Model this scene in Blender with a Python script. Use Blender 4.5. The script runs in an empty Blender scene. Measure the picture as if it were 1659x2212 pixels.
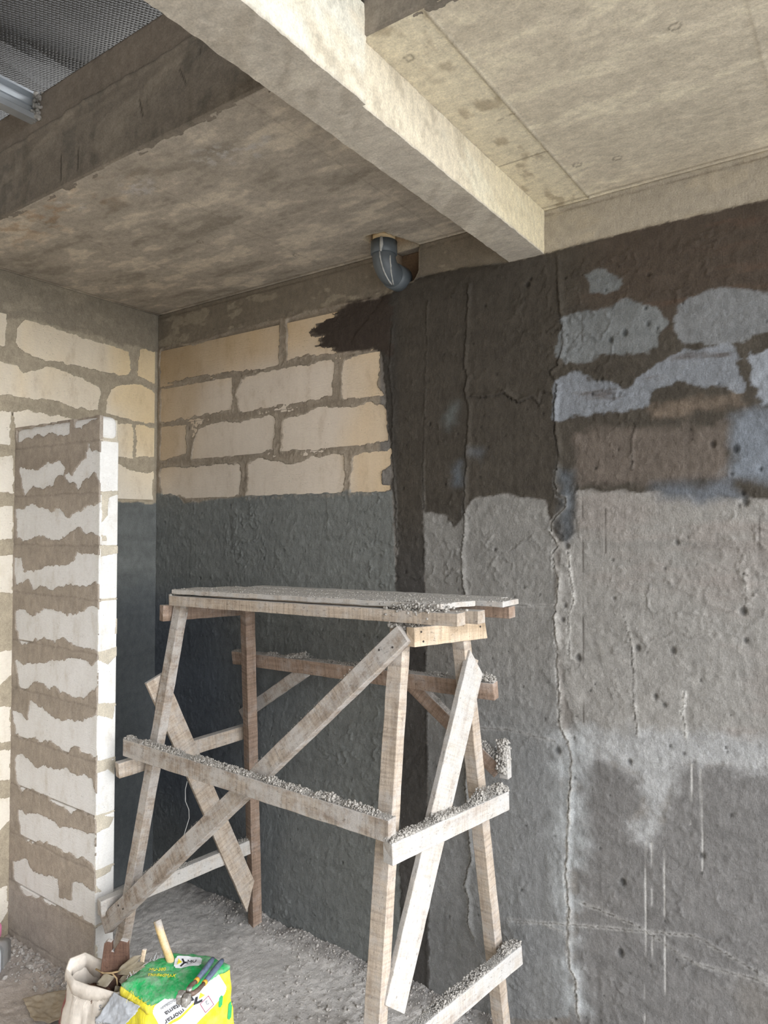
import bpy, bmesh, math, random
import numpy as np
from mathutils import Vector, Matrix

# ------------------------------------------------------------------ camera
scene = bpy.context.scene
cam_data = bpy.data.cameras.new('camera')
cam = bpy.data.objects.new('camera', cam_data)
scene.collection.objects.link(cam)
YAW, PITCH, ROLL, FPX = 0.6145, 0.0229, 0.0024, 1522.36
_F = Vector((-math.sin(YAW)*math.cos(PITCH), math.cos(YAW)*math.cos(PITCH), math.sin(PITCH)))
_R0 = Vector((math.cos(YAW), math.sin(YAW), 0)); _U0 = _R0.cross(_F)
_R = _R0*math.cos(ROLL) + _U0*math.sin(ROLL); _U = _R.cross(_F)
cam.matrix_world = Matrix(((_R.x,_U.x,-_F.x,3.2282),(_R.y,_U.y,-_F.y,-2.4208),(_R.z,_U.z,-_F.z,1.846),(0,0,0,1)))
cam_data.sensor_fit = 'VERTICAL'; cam_data.sensor_height = 36.0
cam_data.lens = FPX/2212*36.0
cam_data.clip_start = 0.05
scene.camera = cam

# ------------------------------------------------------------------ sky, sun, exposure
scene.view_settings.view_transform = 'Standard'
scene.view_settings.look = 'None'
scene.view_settings.gamma = 1.0
scene.view_settings.use_curve_mapping = False
scene.view_settings.exposure = 0.85
world = bpy.data.worlds.new('overcast_sky'); scene.world = world
world.use_nodes = True
wt = world.node_tree; wt.nodes.clear()
w_out = wt.nodes.new('ShaderNodeOutputWorld'); w_bg = wt.nodes.new('ShaderNodeBackground')
w_tc = wt.nodes.new('ShaderNodeTexCoord'); w_sep = wt.nodes.new('ShaderNodeSeparateXYZ'); w_ramp = wt.nodes.new('ShaderNodeValToRGB')
wt.links.new(w_tc.outputs['Generated'], w_sep.inputs[0]); wt.links.new(w_sep.outputs['Z'], w_ramp.inputs[0])
wt.links.new(w_ramp.outputs[0], w_bg.inputs[0]); wt.links.new(w_bg.outputs[0], w_out.inputs[0])
w_ramp.color_ramp.elements[0].position = 0.0; w_ramp.color_ramp.elements[0].color = (1.0, 1.0, 1.0, 1)
w_ramp.color_ramp.elements[1].position = 0.7; w_ramp.color_ramp.elements[1].color = (0.80, 0.88, 1.0, 1)
w_bg.inputs[1].default_value = 2.6
# hazy sun, diffused by cloud, low on the open right-hand side of the building
sun_data = bpy.data.lights.new('hazy_sun', 'SUN'); sun_data.energy = 2.0; sun_data.angle = math.radians(50)
sun_data.color = (1.0, 0.98, 0.95)
sun = bpy.data.objects.new('hazy_sun', sun_data); scene.collection.objects.link(sun)
sun.rotation_euler = Vector((-0.95, 0.06, -0.34)).to_track_quat('-Z', 'Y').to_euler()
# ------------------------------------------------------------------ helpers
LINK = scene.collection.objects.link
random.seed(7)
def lin(c):
    c = np.asarray(c, float)/255.0
    return np.where(c <= 0.04045, c/12.92, ((c+0.055)/1.055)**2.4)
def alb(r, g, b, e=1.0):
    return np.clip(lin((r, g, b))/e, 0.004, 0.86)
def albr(r, g, b, e=1.0): return alb(r, g, b, e*1.45)
_tabs = {}
def vn(x, y, seed):
    if seed not in _tabs: _tabs[seed] = np.random.default_rng(seed).random((256, 256))
    T = _tabs[seed]
    xi = np.floor(x).astype(int); yi = np.floor(y).astype(int)
    fx = x-xi; fy = y-yi; fx = fx*fx*(3-2*fx); fy = fy*fy*(3-2*fy)
    a = T[xi & 255, yi & 255]; b = T[(xi+1) & 255, yi & 255]; c = T[xi & 255, (yi+1) & 255]; d = T[(xi+1) & 255, (yi+1) & 255]
    return ((a*(1-fx)+b*fx)*(1-fy) + (c*(1-fx)+d*fx)*fy)*2-1
def fbm(x, y, seed, octv=4, sx=1.0, sy=1.0):
    s = 0; a = 1; t = 0
    for i in range(octv):
        s = s + a*vn(x/sx*2**i+17.3*i, y/sy*2**i+9.1*i, seed+i); t += a; a *= 0.55
    return s/t
def ss(a, b, x):
    t = np.clip((x-a)/(b-a), 0, 1); return t*t*(3-2*t)
def polysd(X, Y, P, margin=0.08):
    """signed distance (positive inside) to polygon P, -1 far away"""
    P = np.asarray(P, float); out = np.full(X.shape, -1.0)
    m = (X > P[:, 0].min()-margin) & (X < P[:, 0].max()+margin) & (Y > P[:, 1].min()-margin) & (Y < P[:, 1].max()+margin)
    if not m.any(): return out
    x = X[m]; y = Y[m]; d = np.full(x.shape, 9.0); ins = np.zeros(x.shape, bool)
    n = len(P)
    for i in range(n):
        ax, ay = P[i]; bx, by = P[(i+1) % n]
        ex, ey = bx-ax, by-ay; L2 = ex*ex+ey*ey+1e-12
        t = np.clip(((x-ax)*ex+(y-ay)*ey)/L2, 0, 1)
        d = np.minimum(d, (x-ax-t*ex)**2+(y-ay-t*ey)**2)
        if ay != by:
            c = ((ay > y) != (by > y)) & (x < (bx-ax)*(y-ay)/(by-ay)+ax)
            ins ^= c
    d = np.sqrt(d); out[m] = np.where(ins, d, -d)
    return out
def linesd(X, Y, P, margin=0.05):
    """unsigned and signed side distance to polyline"""
    P = np.asarray(P, float); out = np.full(X.shape, 9.0); sg = np.zeros(X.shape)
    m = (X > P[:, 0].min()-margin) & (X < P[:, 0].max()+margin) & (Y > P[:, 1].min()-margin) & (Y < P[:, 1].max()+margin)
    if not m.any(): return out, sg
    x = X[m]; y = Y[m]; d = np.full(x.shape, 81.0); s = np.zeros(x.shape)
    for i in range(len(P)-1):
        ax, ay = P[i]; bx, by = P[i+1]; ex, ey = bx-ax, by-ay; L = math.hypot(ex, ey)+1e-9
        t = np.clip(((x-ax)*ex+(y-ay)*ey)/L/L, 0, 1)
        dd = (x-ax-t*ex)**2+(y-ay-t*ey)**2; k = dd < d
        d = np.where(k, dd, d); s = np.where(k, ((x-ax)*ey-(y-ay)*ex)/L, s)
    out[m] = np.sqrt(d); sg[m] = s
    return out, sg
def over(col, c, a):
    return col*(1-a[:, None]) + np.asarray(c, float)*a[:, None]

def new_mesh(name, verts, faces, mat=None, cols=None, smooth=True):
    me = bpy.data.meshes.new(name)
    verts = np.asarray(verts, np.float32); faces = np.asarray(faces, np.int32)
    k = faces.shape[1]
    me.vertices.add(len(verts)); me.vertices.foreach_set('co', verts.ravel())
    me.loops.add(faces.size); me.loops.foreach_set('vertex_index', faces.ravel())
    me.polygons.add(len(faces)); me.polygons.foreach_set('loop_start', np.arange(0, faces.size, k, dtype=np.int32))
    me.polygons.foreach_set('use_smooth', np.full(len(faces), smooth))
    if cols is not None:
        at = me.color_attributes.new('Col', 'FLOAT_COLOR', 'POINT')
        c4 = np.ones((len(verts), 4), np.float32); c4[:, :3] = cols
        at.data.foreach_set('color', c4.ravel())
    if mat: me.materials.append(mat)
    me.update(calc_edges=True); me.validate()
    return me
def put(name, me, parent=None, loc=None, kind=None, label=None, cat=None, group=None):
    o = bpy.data.objects.new(name, me); LINK(o)
    if parent is not None: o.parent = parent
    if loc is not None: o.location = loc
    if kind: o['kind'] = kind
    if label: o['label'] = label
    if cat: o['category'] = cat
    if group: o['group'] = group
    return o
def empty(name, loc, label, cat, group=None):
    o = put(name, None, None, loc, None, label, cat, group); o.empty_display_size = 0.1
    return o

def sheet_mesh(name, O, Uv, Vv, N, U0, U1, V0, V1, res, fn, mat, thick=0.012):
    """relief surface with real thickness: fn(U,V) -> height along N, colour"""
    O, Uv, Vv, N = [np.asarray(a, float) for a in (O, Uv, Vv, N)]
    nu = int(round((U1-U0)/res))+1; nv = int(round((V1-V0)/res))+1
    u = np.linspace(U0, U1, nu); v = np.linspace(V0, V1, nv)
    U, V = [a.ravel() for a in np.meshgrid(u, v, indexing='ij')]
    h, col = fn(U, V)
    co = O + U[:, None]*Uv + V[:, None]*Vv + h[:, None]*N
    idx = np.arange(nu*nv).reshape(nu, nv)
    f = np.stack([idx[:-1, :-1], idx[1:, :-1], idx[1:, 1:], idx[:-1, 1:]], -1).reshape(-1, 4)
    if np.dot(np.cross(Uv, Vv), N) < 0: f = f[:, ::-1]
    per = np.concatenate([idx[:-1, 0], idx[-1, :-1], idx[:0:-1, -1], idx[0, :0:-1]])
    pb = O + U[per][:, None]*Uv + V[per][:, None]*Vv - thick*N
    nb = len(co); m = len(per); a = np.arange(m); b = (a+1) % m
    sides = np.stack([per[b], per[a], nb+a, nb+b], -1)
    if np.dot(np.cross(Uv, Vv), N) < 0: sides = sides[:, ::-1]
    bc = pb.mean(0)[None]
    cen = nb+m
    back = np.stack([nb+a, np.full(m, cen), np.full(m, cen), nb+b], -1)
    co = np.concatenate([co, pb, bc]); cc = np.concatenate([col, col[per], col[per][:1]])
    me = new_mesh(name, co, np.concatenate([f, sides]), mat, cc)
    # closing fan at the back
    bm = bmesh.new(); bm.from_mesh(me); bm.verts.ensure_lookup_table()
    for i in range(0, m):
        try: bm.faces.new((bm.verts[nb+i], bm.verts[nb+(i+1) % m], bm.verts[cen]))
        except ValueError: pass
    bm.to_mesh(me); bm.free()
    return me
def grid_box(lo, hi, res):
    """closed box surface as shared-vertex grid"""
    lo = np.asarray(lo, float); hi = np.asarray(hi, float)
    res = np.asarray(res if hasattr(res, '__len__') else (res,)*3, float)
    n = np.maximum(1, np.round((hi-lo)/res).astype(int))
    idm = {}; V = []; Fc = []
    def vid(i, j, k):
        t = (i, j, k)
        if t not in idm: idm[t] = len(V); V.append(lo+(hi-lo)*np.array(t)/n)
        return idm[t]
    for k, flip in ((0, 1), (n[2], 0)):
        for i in range(n[0]):
            for j in range(n[1]):
                q = [vid(i, j, k), vid(i+1, j, k), vid(i+1, j+1, k), vid(i, j+1, k)]; Fc.append(q[::-1] if flip else q)
    for j, flip in ((0, 0), (n[1], 1)):
        for i in range(n[0]):
            for k in range(n[2]):
                q = [vid(i, j, k), vid(i+1, j, k), vid(i+1, j, k+1), vid(i, j, k+1)]; Fc.append(q[::-1] if flip else q)
    for i, flip in ((0, 1), (n[0], 0)):
        for j in range(n[1]):
            for k in range(n[2]):
                q = [vid(i, j, k), vid(i, j+1, k), vid(i, j+1, k+1), vid(i, j, k+1)]; Fc.append(q[::-1] if flip else q)
    return np.array(V), np.array(Fc)
def wob(P, amp, scale, seed):
    x, y, z = P[:, 0]/scale, P[:, 1]/scale, P[:, 2]/scale
    return P + amp*np.stack([fbm(y+.7*z, z-.4*x, seed, 3), fbm(x-.6*z, z+.5*y, seed+11, 3), fbm(x+.5*y, y-.7*x+z, seed+23, 3)], -1)
def box_mesh(name, lo, hi, res, mat, colfn=None, amp=0.0, scale=0.05, seed=1, smooth=False):
    V, Fc = grid_box(lo, hi, res)
    cols = colfn(V) if colfn is not None else None
    if amp: V = wob(V, amp, scale, seed)
    me = new_mesh(name, V, Fc, mat, cols, smooth)
    if smooth: me.set_sharp_from_angle(angle=math.radians(42))
    return me
def join_arrays(parts):
    V = []; Fc = []; n = 0
    for v, f in parts: V.append(v); Fc.append(np.asarray(f)+n); n += len(v)
    return np.concatenate(V), np.concatenate(Fc)
def tube(path, r, seg=14, cap=True):
    path = [Vector(p) for p in path]; n = len(path)
    rr = r if hasattr(r, '__len__') else [r]*n
    V = []; Fc = []
    t0 = (path[1]-path[0]).normalized(); ref = Vector((0, 0, 1)) if abs(t0.z) < .9 else Vector((1, 0, 0))
    side = t0.cross(ref).normalized()
    for i, p in enumerate(path):
        t = (path[min(i+1, n-1)]-path[max(i-1, 0)]).normalized()
        side = (side - t*side.dot(t)).normalized(); up = t.cross(side)
        for k in range(seg):
            a = 2*math.pi*k/seg; V.append(p+(side*math.cos(a)+up*math.sin(a))*rr[i])
    for i in range(n-1):
        for k in range(seg):
            Fc.append((i*seg+k, i*seg+(k+1) % seg, (i+1)*seg+(k+1) % seg, (i+1)*seg+k))
    if cap:
        V.append(path[0]); V.append(path[-1]); c0 = n*seg; c1 = c0+1
        for k in range(seg):
            Fc.append((c0, c0, (k+1) % seg, k)); Fc.append((c1, c1, (n-1)*seg+k, (n-1)*seg+(k+1) % seg))
    return np.array([tuple(v) for v in V]), np.array(Fc)
def quad_mesh(name, V, Fc, mat, cols=None, smooth=True):
    """quads, degenerate ones become triangles"""
    me = bpy.data.meshes.new(name)
    fl = []
    for q in Fc:
        q = [int(a) for a in q]; r = []
        for a in q:
            if a not in r: r.append(a)
        if len(r) >= 3: fl.append(r)
    me.from_pydata([tuple(map(float, v)) for v in V], [], fl)
    me.polygons.foreach_set('use_smooth', [smooth]*len(me.polygons))
    if cols is not None:
        at = me.color_attributes.new('Col', 'FLOAT_COLOR', 'POINT')
        c4 = np.ones((len(V), 4), np.float32); c4[:, :3] = cols; at.data.foreach_set('color', c4.ravel())
    me.materials.append(mat)
    bm = bmesh.new(); bm.from_mesh(me); bmesh.ops.recalc_face_normals(bm, faces=bm.faces); bm.to_mesh(me); bm.free()
    return me
# unit lump (icosahedron)
_bm = bmesh.new(); bmesh.ops.create_icosphere(_bm, subdivisions=1, radius=1.0)
ICO_V = np.array([v.co[:] for v in _bm.verts]); ICO_F = np.array([[v.index for v in f.verts] for f in _bm.faces]); _bm.free()
_bm = bmesh.new(); bmesh.ops.create_icosphere(_bm, subdivisions=2, radius=1.0)
ICO2_V = np.array([v.co[:] for v in _bm.verts]); ICO2_F = np.array([[v.index for v in f.verts] for f in _bm.faces]); _bm.free()
def lumps(name, pts, rad, mat, rng, fine=False, flat=1.0):
    IV, IF = (ICO2_V, ICO2_F) if fine else (ICO_V, ICO_F)
    n = len(pts); V = np.zeros((n, len(IV), 3))
    soft = mat is not M['gravel']; jit = 1+(.5 if soft else .75)*(rng.random((n, len(IV), 1))-.5)
    st = 0.75+0.5*rng.random((n, 1, 3)); st[:, :, 2] *= flat
    V = IV[None]*jit*st*np.asarray(rad)[:, None, None] + np.asarray(pts)[:, None, :]
    Fc = IF[None] + (np.arange(n)*len(IV))[:, None, None]
    cols = np.repeat(0.75+0.4*rng.random((n, 1)), len(IV), 0)*np.ones((1, 3))
    return new_mesh(name, V.reshape(-1, 3), Fc.reshape(-1, 3), mat, cols, soft)

# ------------------------------------------------------------------ materials
def nd(nt, t, **kw):
    n = nt.nodes.new('ShaderNode'+t)
    for k, v in kw.items():
        if k.startswith('i_'):
            key = k[2:]; key = int(key) if key.isdigit() else key.replace('_', ' ')
            n.inputs[key].default_value = v
        else: setattr(n, k, v)
    return n
def base_mat(name, rough=0.9, spec=0.3):
    m = bpy.data.materials.new(name); m.use_nodes = True; nt = m.node_tree
    b = nt.nodes['Principled BSDF']; b.inputs['Roughness'].default_value = rough
    b.inputs['Specular IOR Level'].default_value = spec
    return m, nt, b
def mul_col(nt, a_sock, fac_sock):
    mx = nd(nt, 'Mix', data_type='RGBA', blend_type='MULTIPLY'); mx.inputs[0].default_value = 1
    nt.links.new(a_sock, mx.inputs[6]); nt.links.new(fac_sock, mx.inputs[7]); return mx.outputs[2]
def ramp(nt, sock, stops):
    r = nd(nt, 'ValToRGB'); e = r.color_ramp.elements
    while len(e) < len(stops): e.new(0.5)
    for i, (p, c) in enumerate(stops):
        e[i].position = p; e[i].color = (c, c, c, 1) if not hasattr(c, '__len__') else (*c, 1)
    nt.links.new(sock, r.inputs[0]); return r.outputs[0]
def coords(nt, kind='Object', scale=(1, 1, 1)):
    t = nd(nt, 'TexCoord'); mp = nd(nt, 'Mapping'); mp.inputs['Scale'].default_value = scale
    nt.links.new(t.outputs[kind], mp.inputs[0]); return mp.outputs[0]
def noise(nt, vec, scale, detail=4, rough=0.6):
    n = nd(nt, 'TexNoise'); n.inputs['Scale'].default_value = scale; n.inputs['Detail'].default_value = detail; n.inputs['Roughness'].default_value = rough
    nt.links.new(vec, n.inputs['Vector']); return n.outputs['Fac']
def bump(nt, b, sock, dist, strength=1.0, prev=None):
    bp = nd(nt, 'Bump'); bp.inputs['Strength'].default_value = strength; bp.inputs['Distance'].default_value = dist
    nt.links.new(sock, bp.inputs['Height'])
    if prev is not None: nt.links.new(prev.outputs[0], bp.inputs['Normal'])
    nt.links.new(bp.outputs[0], b.inputs['Normal']); return bp
def painted(name, rough=0.92, grain=(0.82, 1.14), bmp=0.0012, fine=260, mid=38, streak=(1, 1, 1), spec=0.25, midr=(0.9, 1.08)):
    """surface whose own colour is stored per vertex, broken up by procedural grain"""
    m, nt, b = base_mat(name, rough, spec)
    at = nd(nt, 'Attribute', attribute_name='Col')
    v = coords(nt, 'Object', streak); v1 = coords(nt, 'Object')
    n1 = noise(nt, v1, fine, 3, .7); n2 = noise(nt, v, mid, 5, .65)
    c = mul_col(nt, at.outputs['Color'], ramp(nt, n1, [(0.3, grain[0]), (0.7, grain[1])]))
    c = mul_col(nt, c, ramp(nt, n2, [(0.3, midr[0]), (0.7, midr[1])]))
    nt.links.new(c, b.inputs['Base Color'])
    p = bump(nt, b, n2, bmp*5, 0.9); bump(nt, b, n1, bmp, 0.8, p)
    return m
def plain(name, col, rough=0.8, spec=0.3, var=0.12, scale=60, bmp=0.0006, metal=0.0):
    m, nt, b = base_mat(name, rough, spec); b.inputs['Metallic'].default_value = metal
    n1 = noise(nt, coords(nt), scale, 4, .6)
    rgb = nd(nt, 'RGB'); rgb.outputs[0].default_value = (*[float(x) for x in col], 1)
    nt.links.new(mul_col(nt, rgb.outputs[0], ramp(nt, n1, [(0.3, 1-var), (0.7, 1+var)])), b.inputs['Base Color'])
    if bmp: bump(nt, b, n1, bmp)
    return m
M = {}
M['plaster'] = painted('cement_plaster', 0.84, (0.80, 1.18), 0.0011, 210, 34, (1, 1, .7), 0.3, (.84, 1.14))
M['aac'] = painted('aerated_concrete_block', 0.95, (0.93, 1.05), 0.0006, 330, 60, (1, 1, 3), 0.15, (0.95, 1.04))
_nt = M['aac'].node_tree; _b = _nt.nodes['Principled BSDF']; _vo = nd(_nt, 'TexVoronoi'); _vo.inputs['Scale'].default_value = 75
_nt.links.new(coords(_nt, 'Object'), _vo.inputs['Vector']); _r = ramp(_nt, _vo.outputs['Distance'], [(.05, 0), (.16, 1)])
_big = noise(_nt, coords(_nt, 'Object'), 9, 2, .5); _mx = nd(_nt, 'Math', operation='MAXIMUM'); _nt.links.new(_r, _mx.inputs[0]); _nt.links.new(ramp(_nt, _big, [(.50, 1), (.58, 0)]), _mx.inputs[1])
_pv = _b.inputs['Normal'].links[0].from_node; bump(_nt, _b, _mx.outputs[0], .002, .9, _pv)
_c = _b.inputs['Base Color'].links[0].from_socket; _nt.links.new(mul_col(_nt, _c, ramp(_nt, _mx.outputs[0], [(0, .75), (1, 1)])), _b.inputs['Base Color'])
_st = noise(_nt, coords(_nt, 'Object', (1, 1, .45)), 13, 7, .72); _c = _b.inputs['Base Color'].links[0].from_socket
_nt.links.new(mul_col(_nt, _c, ramp(_nt, _st, [(.28, (.80, .76, .70)), (.46, (.98, .97, .96)), (.72, (1.05, 1.05, 1.05))])), _b.inputs['Base Color'])
_sc = noise(_nt, coords(_nt, 'Object', (2, 2, 46)), 2.2, 5, .7); _pv = _b.inputs['Normal'].links[0].from_node; bump(_nt, _b, _sc, .0025, .7, _pv)
_dk = noise(_nt, coords(_nt, 'Object'), 75, 3, .7); _c = _b.inputs['Base Color'].links[0].from_socket
_nt.links.new(mul_col(_nt, _c, ramp(_nt, _dk, [(.24, .62), (.33, 1)])), _b.inputs['Base Color'])
M['concrete'] = painted('cast_concrete', 0.9, (0.82, 1.16), 0.0009, 200, 30, (1, 1.6, 1), 0.25, (.82, 1.13))
M['floor'] = painted('dusty_screed', 0.93, (0.82, 1.15), 0.0016, 190, 24, (1, 1, 1), 0.2, (.82, 1.15))
M['crust'] = painted('dry_mortar_crumbs', 0.95, (0.8, 1.2), 0.001, 420, 90, (1, 1, 1), 0.15)
_at = M['crust'].node_tree
def tint(mat, col):
    nt = mat.node_tree; b = nt.nodes['Principled BSDF']; s = b.inputs['Base Color'].links[0].from_socket
    rgb = nd(nt, 'RGB'); rgb.outputs[0].default_value = (*[float(x) for x in col], 1)
    nt.links.new(mul_col(nt, s, rgb.outputs[0]), b.inputs['Base Color'])
tint(M['crust'], alb(168, 164, 158, .9))
M['gravel'] = painted('cement_rubble', 0.95, (0.8, 1.2), 0.001, 420, 90, (1, 1, 1), 0.15); tint(M['gravel'], alb(150, 146, 142, .62))

def wood(name, c_light, c_dark, dust=0.5, saw=1.0, dustcol=(0.50, 0.48, 0.46)):
    """rough-sawn timber: grain along local X, saw marks across it, cement dust and splashes"""
    m, nt, b = base_mat(name, 0.88, 0.2)
    v = coords(nt, 'Object', (3.5, 42, 42)); g = noise(nt, v, 1.0, 6, .7)
    base = ramp(nt, g, [(0.30, c_dark), (0.62, c_light), (0.8, tuple(min(1, x*1.12) for x in c_light))])
    v2 = coords(nt, 'Object', (85, 7, 7)); s = noise(nt, v2, 1.0, 5, .6)
    base = mul_col(nt, base, ramp(nt, s, [(0.34, 1-0.27*saw), (0.56, 1.06)]))
    v3 = coords(nt, 'Object'); d = noise(nt, v3, 16, 6, .7)
    dn = ramp(nt, d, [(0.56-0.2*dust, 0), (0.60-0.2*dust+0.14, 1)])
    # dust lies on upward faces and in splashes
    geo = nd(nt, 'NewGeometry'); sp = nd(nt, 'SeparateXYZ'); nt.links.new(geo.outputs['Normal'], sp.inputs[0])
    up = nd(nt, 'MapRange'); up.inputs[1].default_value = 0.3; up.inputs[2].default_value = 0.8; nt.links.new(sp.outputs['Z'], up.inputs[0])
    mt = nd(nt, 'Math', operation='MULTIPLY'); nt.links.new(dn, mt.inputs[0]); mt.inputs[1].default_value = dust
    mm = nd(nt, 'Math', operation='MAXIMUM'); nt.links.new(mt.outputs[0], mm.inputs[0])
    m8 = nd(nt, 'Math', operation='MULTIPLY'); nt.links.new(up.outputs[0], m8.inputs[0]); m8.inputs[1].default_value = 0.92; nt.links.new(m8.outputs[0], mm.inputs[1])
    mx = nd(nt, 'Mix', data_type='RGBA'); nt.links.new(mm.outputs[0], mx.inputs[0]); nt.links.new(base, mx.inputs[6]); mx.inputs[7].default_value = (*dustcol, 1)
    v4 = coords(nt, 'Object'); f = noise(nt, v4, 240, 3, .7)
    sp4 = noise(nt, coords(nt, 'Object', (1, 2.2, 2.2)), 60, 2, .5)
    c = mul_col(nt, mx.outputs[2], ramp(nt, f, [(0.3, 0.86), (0.7, 1.12)]))
    c = mul_col(nt, c, ramp(nt, sp4, [(0.27, 0.6), (0.36, 1.0)]))
    nt.links.new(c, b.inputs['Base Color'])
    p = bump(nt, b, s, 0.0012, 0.8*saw); p = bump(nt, b, g, 0.0008, 0.6, p); bump(nt, b, f, 0.0012, 0.8, p)
    return m
M['wood_tan'] = wood('tan_sawn_timber', (0.52, 0.44, 0.36), (0.33, 0.265, 0.205), 0.5)
M['wood_grey'] = wood('dusty_grey_timber', (0.42, 0.36, 0.30), (0.25, 0.2, 0.16), 0.75, 1.2)
M['wood_brown'] = wood('brown_sawn_timber', (0.36, 0.265, 0.205), (0.22, 0.155, 0.115), 0.3, 1.1)  # reddish brown tone of the timber itself
M['wood_yellow'] = wood('fresh_yellow_timber', (0.62, 0.50, 0.37), (0.44, 0.33, 0.22), 0.25, .8)
M['wood_white'] = wood('cement_washed_board', (0.55, 0.51, 0.46), (0.34, 0.29, 0.25), 0.8, .7, (0.50, 0.49, 0.475))
M['pvc'] = plain('grey_pvc', alb(96, 103, 108, 1.0), 0.35, 0.5, 0.06, 30, 0.0)
M['glue'] = plain('white_pvc_glue', (0.5, 0.5, 0.48), 0.6, .3, .2, 90, .0004)
M['steel'] = plain('galvanised_steel', (0.62, 0.66, 0.70), 0.38, .5, .06, 25, 0.0, metal=.75)
M['dark_metal'] = plain('rusty_nail_steel', (0.06, 0.05, 0.045), 0.6)

# ------------------------------------------------------------------ traced shapes, metres on each wall
BLK=[[(0.027,2.817),(0.154,2.819),(0.296,2.798),(0.47,2.817),(0.653,2.839),(0.891,2.824),(0.916,2.819),(0.913,2.617),(0.655,2.62),(0.358,2.632),(0.157,2.629),(0.03,2.638)],[(0.964,2.817),(1.081,2.832),(1.316,2.819),(1.479,2.811),(1.519,2.601),(1.202,2.633),(1.021,2.638),(0.965,2.634)],[(0.03,2.624),(0.157,2.609),(0.319,2.604),(0.454,2.613),(0.592,2.603),(0.594,2.433),(0.456,2.433),(0.261,2.425),(0.033,2.418)],[(0.664,2.575),(0.81,2.594),(1.021,2.591),(1.231,2.597),(1.249,2.584),(1.239,2.506),(1.232,2.44),(1.129,2.428),(1.053,2.424),(0.894,2.428),(0.761,2.417),(0.648,2.422),(0.629,2.504)],[(1.303,2.587),(1.4,2.602),(1.5,2.603),(1.494,2.519),(1.487,2.455),(1.52,2.403),(1.428,2.408),(1.297,2.41),(1.292,2.511)],[(0.044,2.389),(0.139,2.388),(0.242,2.387),(0.248,2.241),(0.142,2.22),(0.036,2.212)],[(0.342,2.352),(0.475,2.38),(0.657,2.365),(0.887,2.381),(0.887,2.286),(0.88,2.215),(0.729,2.199),(0.551,2.197),(0.421,2.198),(0.294,2.205),(0.303,2.29)],[(0.944,2.352),(1.054,2.366),(1.174,2.389),(1.346,2.372),(1.454,2.383),(1.52,2.366),(1.533,2.291),(1.54,2.216),(1.442,2.207),(1.319,2.204),(1.175,2.202),(1.055,2.198),(0.937,2.211)],[(0.037,2.171),(0.204,2.163),(0.324,2.158),(0.478,2.169),(0.651,2.154),(0.66,2.105),(0.652,2.006),(0.48,1.997),(0.287,1.982),(0.206,2.017),(0.06,2.027),(0.038,2.076)],[(0.712,2.151),(0.78,2.184),(0.929,2.152),(0.993,2.143),(1.131,2.165),(1.262,2.174),(1.305,2.172),(1.308,2.078),(1.306,1.995),(1.176,1.998),(0.994,1.997),(0.832,1.989),(0.705,1.992)],[(1.354,2.163),(1.415,2.171),(1.553,2.173),(1.559,2.109),(1.508,2.091),(1.508,2.038),(1.553,2.025),(1.566,2.004),(1.456,1.997),(1.341,1.994)]]
SMEAR=[(1.323,2.834),(1.439,2.846),(1.557,2.839),(1.558,2.582),(1.48,2.608),(1.4,2.602),(1.303,2.612),(1.202,2.649),(1.143,2.672),(1.187,2.7),(1.097,2.737),(1.201,2.783),(1.259,2.801)]
VJ=[0.941,0.626,1.268,0.273,0.912,0.681,1.33]
LBK=[[(-0.771,2.763),(-0.731,2.808),(-0.635,2.801),(-0.495,2.791),(-0.346,2.787),(-0.185,2.769),(-0.168,2.679),(-0.198,2.64),(-0.315,2.639),(-0.48,2.646),(-0.633,2.64),(-0.752,2.663),(-0.776,2.693)],[(-0.91,2.809),(-0.817,2.81),(-0.821,2.66),(-0.908,2.658)],[(-0.116,2.803),(-0.009,2.805),(-0.007,2.633),(-0.13,2.652)],[(-0.907,2.586),(-0.763,2.591),(-0.739,2.549),(-0.608,2.609),(-0.532,2.599),(-0.343,2.557),(-0.355,2.44),(-0.477,2.435),(-0.606,2.453),(-0.703,2.445),(-0.772,2.445),(-0.905,2.447)],[(-0.286,2.553),(-0.227,2.589),(-0.106,2.609),(-0.006,2.578),(-0.004,2.409),(-0.103,2.408),(-0.225,2.419),(-0.306,2.434),(-0.306,2.498)],[(-0.777,2.368),(-0.714,2.384),(-0.605,2.381),(-0.49,2.372),(-0.34,2.363),(-0.339,2.238),(-0.769,2.239)],[(-0.904,2.364),(-0.792,2.368),(-0.794,2.225),(-0.901,2.208)],[(-0.34,2.372),(-0.153,2.395),(-0.151,2.215),(-0.338,2.213)],[(-0.131,2.393),(-0.004,2.379),(-0.014,2.227),(-0.129,2.224)],[(-0.338,2.162),(-0.23,2.17),(-0.131,2.137),(-0.037,2.143),(-0.018,2.172),(-0.027,1.994),(-0.099,1.991),(-0.145,1.977),(-0.22,2.0),(-0.335,1.983)],[(-0.901,2.153),(-0.78,2.174),(-0.775,2.003),(-0.898,2.009)],[(-0.897,1.92),(-0.777,1.946),(-0.777,1.797),(-0.895,1.787)],[(-0.894,1.71),(-0.773,1.717),(-0.773,1.547),(-0.892,1.555)],[(-0.857,1.294),(-0.771,1.287),(-0.77,1.182),(-0.821,1.144),(-0.854,1.133)],[(-0.853,1.053),(-0.773,1.031),(-0.771,0.879),(-0.851,0.892)],[(-0.85,0.847),(-0.772,0.838),(-0.77,0.704),(-0.849,0.726)],[(-0.847,0.646),(-0.769,0.628),(-0.772,0.536),(-0.811,0.492),(-0.845,0.492)],[(-0.841,0.235),(-0.773,0.236),(-0.775,0.121),(-0.805,0.078),(-0.839,0.087)]]
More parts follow.
